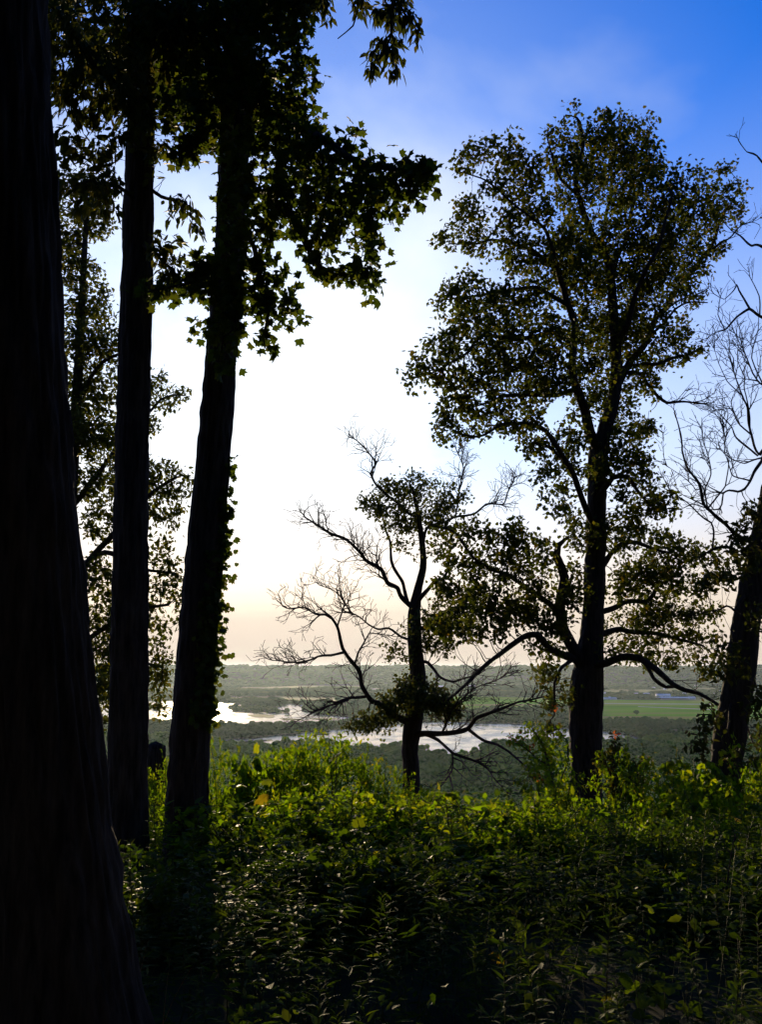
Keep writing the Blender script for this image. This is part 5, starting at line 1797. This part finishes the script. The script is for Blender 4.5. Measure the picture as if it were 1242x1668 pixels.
sapling('sapling', 'sapling with orange red leaves left of the tall oak trunk', 18.3,
        [[(905, 1400, 3), (903, 1320, 2.4), (898, 1260, 2), (885, 1215, 1.5), (870, 1190, 1)], [(900, 1290, 1.8), (880, 1265, 1.4, -.3), (862, 1262, .9, -.5)], [(897, 1250, 1.6), (865, 1225, 1.2, -.4), (840, 1210, .8, -.6)], [(902, 1300, 1.6), (918, 1250, 1.2, .3), (922, 1215, .8, .4)]],
        [(872, 1195, 26, 22, 0), (895, 1215, 28, 26, 0), (850, 1215, 20, 16, -.5), (880, 1250, 28, 24, -.3), (912, 1245, 20, 34, .3), (905, 1290, 24, 26, 0), (915, 1200, 16, 20, .4), (925, 1290, 14, 30, .3)],
        [(842, 1206, 16, 11, 46), (880, 1266, 9, 9, 20), (866, 1215, 8, 6, 10), (905, 1152, 8, 10, 14)], 811, M['shrub'], 0.085)
sapling('sapling', 'dark bushy sapling right of the tall oak trunk', 18.0,
        [[(1002, 1400, 3), (1000, 1300, 2.4), (1000, 1250, 1.6), (1004, 1215, 1)], [(1000, 1290, 1.6), (1030, 1260, 1.2, .3), (1045, 1240, .8, .4)], [(1000, 1270, 1.6), (985, 1240, 1, -.3)]],
        [(1005, 1220, 24, 18, 0), (990, 1250, 26, 26, 0), (1022, 1250, 26, 24, .2), (1045, 1245, 18, 18, .3), (1010, 1285, 34, 26, 0), (1050, 1280, 20, 20, .3)],
        [(1003, 1195, 8, 5, 6)], 822, M['oak_small'], 0.09)


# ---- goldenrod stalks
def goldenrod_template(seed):
    r = np.random.default_rng(seed)
    st = arc((0, 0, 0), (r.normal(0, .08), r.normal(0, .08), 1), 1.0, 10, 0.0, r)
    ps, ax, sz = [], [], []
    n = 54
    for k in range(n):
        t_ = 0.22 + 0.78 * (k / (n - 1))
        i = min(int(t_ * 10), 9)
        p = st[i] + (st[i + 1] - st[i]) * (t_ * 10 - i)
        a = k * 2.4 + r.normal(0, 0.3)
        up = 0.25 + 0.9 * max(0, t_ - 0.75) * 4
        ps.append(p)
        ax.append((math.cos(a), math.sin(a), up))
        sz.append((0.13 if t_ < 0.8 else 0.13 - 0.4 * (t_ - 0.8)) * r.uniform(0.75, 1.15))
    ps, ax = np.array(ps), unit(np.array(ax))
    nr = unit(np.array((0, 0, 1.0)) + r.normal(0, 0.2, (n, 3)) - 0.6 * ax)
    V, T = halves([(0, 0), (.16, .07), (.40, .085), (.70, .05), (1, 0)], 0.25, -0.30)
    return tubes_mesh('stem', [(st, np.linspace(0.0045, 0.002, len(st)), 5)], M['stem']), leaf_mesh('foliage', [(ps, ax, nr, np.array(sz), (V, T))], M['herb'], r)


GOLD = [goldenrod_template(70 + k) for k in range(5)]


def plant(px, d, h, kind, label, group):
    x = P(px, HZ, d)[0]
    t = thing('goldenrod', label, 'plant', (x, d, float(gz(x, d)) - 0.03), random.uniform(0, 6.28), group, h)
    s, f = GOLD[kind]
    link('stem', s, t)
    link('foliage', f, t)['kind'] = 'stuff'
    t.rotation_euler = (random.gauss(0, .07), random.gauss(0, .07), random.uniform(0, 6.28))


rg = np.random.default_rng(31)
for k in range(110):
    d = 3.5 + 7.5 * rg.random() ** 1.3
    plant(rg.uniform(200 if d > 4.6 else 260, 1290), d, rg.uniform(0.55, 0.95) * (0.9 if d < 5 else 1.0), int(rg.integers(0, 5)), 'slender leafy goldenrod stalk in the dark undergrowth', 'goldenrod stalks in the foreground')
for px, d, h, lb in [(1136, 4.6, 0.62, 'leafy stalk standing alone at the lower right corner'), (1105, 7.6, 0.9, 'tall goldenrod stalk left of the thin dead stalk'),
                     (400, 5.6, 0.85, 'goldenrod stalk in the dark right of the massive trunk'), (690, 8.5, 0.95, 'goldenrod stalk in the middle of the undergrowth'), (820, 6.4, 0.8, 'goldenrod stalk below the yellow heart leaves')]:
    plant(px, d, h, int(rg.integers(0, 5)), lb, None)

place_labels('goldenrod stalks in the foreground', 'slender goldenrod stalk', '')

# ---- broad-leaved young plants, each leaf its own piece
BROAD = [mesh_np('leaf', *L_HEART, M['broad'], True, np.full(len(L_HEART[1]), 0.5)), mesh_np('leaf', *L_GRAPE, M['broad'], True, np.full(len(L_GRAPE[1]), 0.5))]
from mathutils import Matrix


def broad_plant(px, top, d, size, n, kind, label, seed):
    r = np.random.default_rng(seed)
    x = P(px, top, d)[0]
    g = float(gz(x, d)) - 0.04
    h = max(0.3, z_at(px, top, d) - g)
    t = thing('broadleaf_seedling', label, 'plant', (x, d, g))
    st = arc((0, 0, 0), (r.normal(0, .08), r.normal(0, .08), 1), h, 8, 0, r)
    link('stem', tubes_mesh('stem', [(st, np.linspace(0.006, 0.0025, 9), 5)], M['stem']), t)
    for k in range(n):
        f_ = 1 - 0.55 * (k / max(n - 1, 1)) ** 1.2
        q = f_ * 8
        i = min(int(q), 7)
        p = st[i] + (st[i + 1] - st[i]) * (q - i)
        a = k * 2.4 + r.uniform(0, 1)
        ax = unit(np.array((math.cos(a), math.sin(a), 0.05 - 0.35 * r.random())))
        nr = unit(np.array((0, -0.25, 1.0)) + r.normal(0, 0.35, 3))
        b = unit(np.cross(nr, ax))
        c = np.cross(ax, b)
        s = size * r.uniform(0.65, 1.15)
        p2 = p + ax * size * 0.5 + np.array((0, 0, 0.02))
        o = link('leaf', BROAD[kind], t)
        m4 = np.eye(4)
        m4[:3, 0], m4[:3, 1], m4[:3, 2], m4[:3, 3] = ax * s, b * s, c * s, p2
        o.matrix_local = Matrix(m4.tolist())


for k, a in enumerate([(655, 1386, 8.5, .15, 5, 0, 'broad-leaved seedling with a pale round leaf in the middle of the undergrowth'),
                       (405, 1268, 11.5, .20, 7, 1, 'tall broad-leaved seedling with dark leaves right of the leaning maple'),
                       (472, 1345, 9.5, .13, 5, 1, 'seedling with a yellow lobed leaf below the crest bushes'),
                       (440, 1318, 10.5, .13, 4, 0, 'small seedling with a bright yellow leaf near the leaning maple foot'),
                       (838, 1382, 8.8, .17, 7, 0, 'seedling with large hanging heart leaves below the tall oak'),
                       (875, 1420, 8.5, .10, 5, 0, 'seedling with three small bright yellow leaves'),
                       (932, 1468, 7.2, .12, 4, 0, 'seedling with two round pale leaves right of the middle'),
                       (842, 1525, 6.2, .15, 6, 1, 'seedling with big lobed leaves low in the dark foreground'),
                       (1085, 1405, 9.0, .15, 6, 1, 'seedling with orange leaves in front of the leaning tree'),
                       (890, 1310, 12.5, .13, 6, 1, 'seedling with bright lobed leaves at the left foot of the tall oak'),
                       (985, 1385, 10, .12, 6, 0, 'seedling with small leaves in front of the tall oak'),
                       (745, 1440, 7.6, .14, 6, 0, 'seedling with pointed leaves left of the heart-leaved one'),
                       (1150, 1465, 7.5, .14, 7, 1, 'broad-leaved seedling beside the thin dead stalk'),
                       (1015, 1610, 4.9, .09, 5, 0, 'tiny seedling at the bottom of the view'),
                       (560, 1330, 11, .13, 5, 1, 'seedling below the tallest crest bush'),
                       (1215, 1330, 10.5, .14, 6, 0, 'seedling with yellow leaves at the right edge'),
                       (700, 1330, 12, .13, 6, 0, 'seedling in front of the low bush beside the small oak'),
                       (520, 1262, 12.5, .14, 7, 1, 'lobed-leaved seedling below the crest bush left of the tallest'),
                       (600, 1300, 12.0, .14, 7, 0, 'heart-leaved seedling between the tallest bush and the small oak'),
                       (770, 1345, 11.5, .13, 7, 1, 'lobed-leaved seedling in the gap between the oaks'),
                       (1000, 1340, 12.0, .14, 7, 0, 'heart-leaved seedling at the right foot of the tall oak'),
                       (1110, 1360, 11.0, .14, 7, 1, 'lobed-leaved seedling left of the leaning tree foot'),
                       (380, 1310, 11.0, .14, 6, 0, 'heart-leaved seedling at the right of the leaning maple foot'),
                       (930, 1360, 11.0, .12, 6, 1, 'lobed-leaved seedling in front of the tall oak foot'),
                       (1050, 1500, 6.5, .10, 5, 0, 'seedling with drooping leaves low at the right')]):
    broad_plant(*a, 600 + k)


# ---- ground cover: countless small leafy shoots
def ground_cover():
    r = np.random.default_rng(44)
    n = 9500
    y = 2.4 + 22 * r.random(n) ** 0.72
    x = (r.random(n) * 2 - 1) * (0.44 * y + 1.2)
    z = gz(x, y)
    h = (0.12 + 0.62 * r.random(n) ** 1.5) * (0.55 + 0.9 * vnoise(x * 0.8, y * 0.8, 61)) * np.where(y < 5, 0.8, 1.0) * np.where(x < -0.165 * y, 0.55, 1.0)
    k = r.integers(7, 16, n)
    i = np.repeat(np.arange(n), k)
    m_ = len(i)
    f_ = r.random(m_) ** 0.6
    lean = r.normal(0, 0.22, (n, 2))
    ps = np.column_stack((x[i] + lean[i, 0] * h[i] * f_ + r.normal(0, .05, m_), y[i] + lean[i, 1] * h[i] * f_ + r.normal(0, .05, m_), z[i] + h[i] * f_))
    a = r.uniform(0, 6.28, m_)
    ax = unit(np.column_stack((np.cos(a), np.sin(a), r.normal(0.05, .35, m_))))
    nr = unit(np.array((0, 0, 1.0)) + r.normal(0, 0.4, (m_, 3)))
    lance = (vnoise(x * 0.7, y * 0.7, 91) + 0.25 * r.random(n) > 0.62)[i]
    wide = (vnoise(x * 0.9 + 40, y * 0.9, 92) > 0.66)[i] & ~lance
    sz = r.uniform(0.035, 0.085, m_)
    me = leaf_mesh('ground_cover', [tuple(q[~lance & ~wide] for q in (ps, ax, nr, sz)) + (L_OVATE,), tuple(q[wide] for q in (ps, ax, nr, sz * 1.25)) + (L_HEART,), tuple(q[lance] for q in (ps, ax, nr, sz * 1.4)) + (L_LANCE,)], M['herb'], r)
    link('ground_cover', me, kind='stuff', label='dense leafy ground cover on the hilltop')
    me = tubes_mesh('ground_cover_stems', [(np.array([(x[q], y[q], z[q] - .03), (x[q] + lean[q, 0] * h[q], y[q] + lean[q, 1] * h[q], z[q] + h[q])]), np.array((.003, .0015)), 3, 0, 0, False) for q in range(n)], M['stem'])
    link('ground_cover_stems', me, kind='stuff', label='thin stems of the leafy ground cover')


ground_cover()


# ---- vine on the leaning maple
def vine():
    r = np.random.default_rng(88)
    rows = np.array([1400, 1176, 955, 764, 700])
    right = np.array([336, 343, 360, 375, 379])
    base = P(340, 1400, D3 - .1)
    base[2] = float(gz(base[0], base[1]))
    t = thing('climbing_vine', 'leafy vine climbing the right side of the leaning maple trunk', 'vine', base)
    ch, ps = [], []
    for s in range(5):
        top = r.uniform(740, 800) if s < 2 else r.uniform(820, 1000)
        yy = np.linspace(1390, top, 26)
        xx = np.interp(-yy, -rows, right) - 3 - s * 5 + 3 * np.sin(yy * 0.05 + s)
        pts = np.array([P(a, b, D3 - 0.02 - 0.05 * s) for a, b in zip(xx, yy)]) - base
        ch.append((pts, np.linspace(.012, .004, 26), 5))
        for q in range(150 if s < 2 else 70):
            f_ = r.random()
            yq = 1180 + (top - 1180) * f_
            k = np.interp(-yq, -yy, np.arange(26))
            i = int(min(k, 24))
            p = pts[i] + (pts[i + 1] - pts[i]) * (k - i)
            bulge = max(0, math.sin((yq - 750) / 430 * math.pi)) if 750 < yq < 1180 else 0.1
            out = abs(r.normal(0, 1)) * (0.04 + 0.06 * bulge * vnoise(yq / 40, 0.5, 12)) if s < 3 else r.normal(0, .03)
            ps.append(p + np.array((out, -abs(r.normal(0, .07)) - .02, r.normal(0, .04))))
    ps = np.array(ps)
    n = len(ps)
    link('stem', tubes_mesh('stem', ch, M['twig']), t)
    me = leaf_mesh('foliage', [(ps, unit(r.normal(0, .5, (n, 3)) + np.array((.3, -.2, -.8))), unit(r.normal(0, .5, (n, 3)) + np.array((.3, -.8, .6))), r.uniform(.06, .11, n), L_GRAPE)], M['maple'], r)
    link('foliage', me, t)['kind'] = 'stuff'


vine()


# ---- stump between the slender trunks
def stump():
    d = 20.0
    x = P(256, 1230, d)[0]
    g = float(gz(x, d))
    top = z_at(256, 1217, d)
    t = thing('stump', 'dark snapped tree stump between the two slender trunks', 'stump', (x, d, g - .1))
    h = top - g + .1
    zz = np.linspace(0, h, 22)
    pts = np.column_stack((0.03 * np.sin(zz * 2), 0 * zz, zz))
    rad = 0.19 + 0.10 * np.exp(-zz * 3.0)
    v, q, tr = tube(pts, rad, 30, 0.016, 5, True, 7)
    lip = np.abs(v[:, 2] - h) < 0.03
    v[lip, 2] += 0.07 * np.sin(np.arange(lip.sum()) * 1.9) * np.linspace(0.3, 1, lip.sum())
    link('trunk', mesh_np('trunk', v, [q, tr], M['bark_dark'], True), t)
    ch = []
    for k in range(6):
        a = k * 1.05 + .3
        p = np.array([(math.cos(a) * q_, math.sin(a) * q_, z_) for q_, z_ in ((.16, .3), (.28, .12), (.42, .02), (.6, -.06))])
        ch.append((p, np.array((.06, .06, .045, .02)), 8))
    for c in ch:
        link('root', tubes_mesh('root', [c], M['bark_dark']), t)


stump()


# ---- thin dead stalk at the right, and the dry grass by the massive trunk
def stalk():
    d = 7.2
    pl = [P(1168, 1600, d), P(1172, 1550, d), P(1181, 1480, d), P(1188, 1420, d), P(1196, 1372, d), P(1199, 1358, d)]
    base = pl[0].copy()
    base[2] = float(gz(base[0], base[1])) - .03
    pl[0] = base
    t = thing('dead_stalk', 'thin bare dead stalk leaning right in the undergrowth at the right', 'stalk', base)
    c = catmull([np.append(q, 0) for q in pl], 0.05)[:, :3] - base
    link('stem', tubes_mesh('stem', [(c, np.linspace(.009, .0035, len(c)), 6)], M['twig']), t)
    for a, b, e in ((9, (.10, 0, .10), .1), (14, (-.06, .02, .12), .1), (18, (.07, 0, .09), .1)):
        a = min(a, len(c) - 2)
        link('twig', tubes_mesh('twig', [(np.array([c[a], c[a] + np.array(b) * .5, c[a] + np.array(b)]), np.array((.004, .003, .0015)), 4)], M['twig']), t)
    d = 4.5
    q0 = P(1211, 1668, d)
    q0[2] = float(gz(q0[0], d)) - .02
    t = thing('dead_stalk', 'short thin dead stalk at the lower right edge', 'stalk', q0)
    c = np.array([(0, 0, 0), (.004, 0, .2), (.006, 0, .45), (-.004, 0, .62)])
    link('stem', tubes_mesh('stem', [(c, np.array((.005, .004, .003, .0015)), 5)], M['twig']), t)


stalk()


def dry_grass():
    r = np.random.default_rng(17)
    d = 4.75
    b0 = P(238, 1660, d)
    b0[2] = float(gz(b0[0], d)) - .02
    t = thing('grass_tuft', 'tuft of dry reddish grass blades at the foot of the massive trunk', 'grass', b0)
    me_b = None
    for k in range(16):
        h = r.uniform(.25, .62) if k > 3 else r.uniform(.55, .7)
        a = r.uniform(0, 6.28)
        ln = r.uniform(.02, .20)
        p = np.array([(r.normal(0, .05), r.normal(0, .06), 0)])
        s = np.linspace(0, 1, 8)
        pts = p + np.column_stack((math.cos(a) * ln * s ** 2, math.sin(a) * ln * s ** 2, h * s - .10 * ln * s ** 3))
        wv = np.array((-math.sin(a), math.cos(a), 0)) * .005
        w = (1 - s ** 2)[:, None] * wv + 0.0006
        v = np.concatenate((pts - w, pts + w, pts + np.array((math.cos(a), math.sin(a), 0)) * .002))
        q = np.array([(i, i + 1, i + 9, i + 8) for i in range(7)] + [(i + 8, i + 9, i + 17, i + 16) for i in range(7)] + [(i + 16, i + 17, i + 1, i) for i in range(7)])
        link('blade', mesh_np('blade', v, q, M['dry'] if k < 7 else M['herb'], False, np.full(len(q), r.random())), t)


dry_grass()
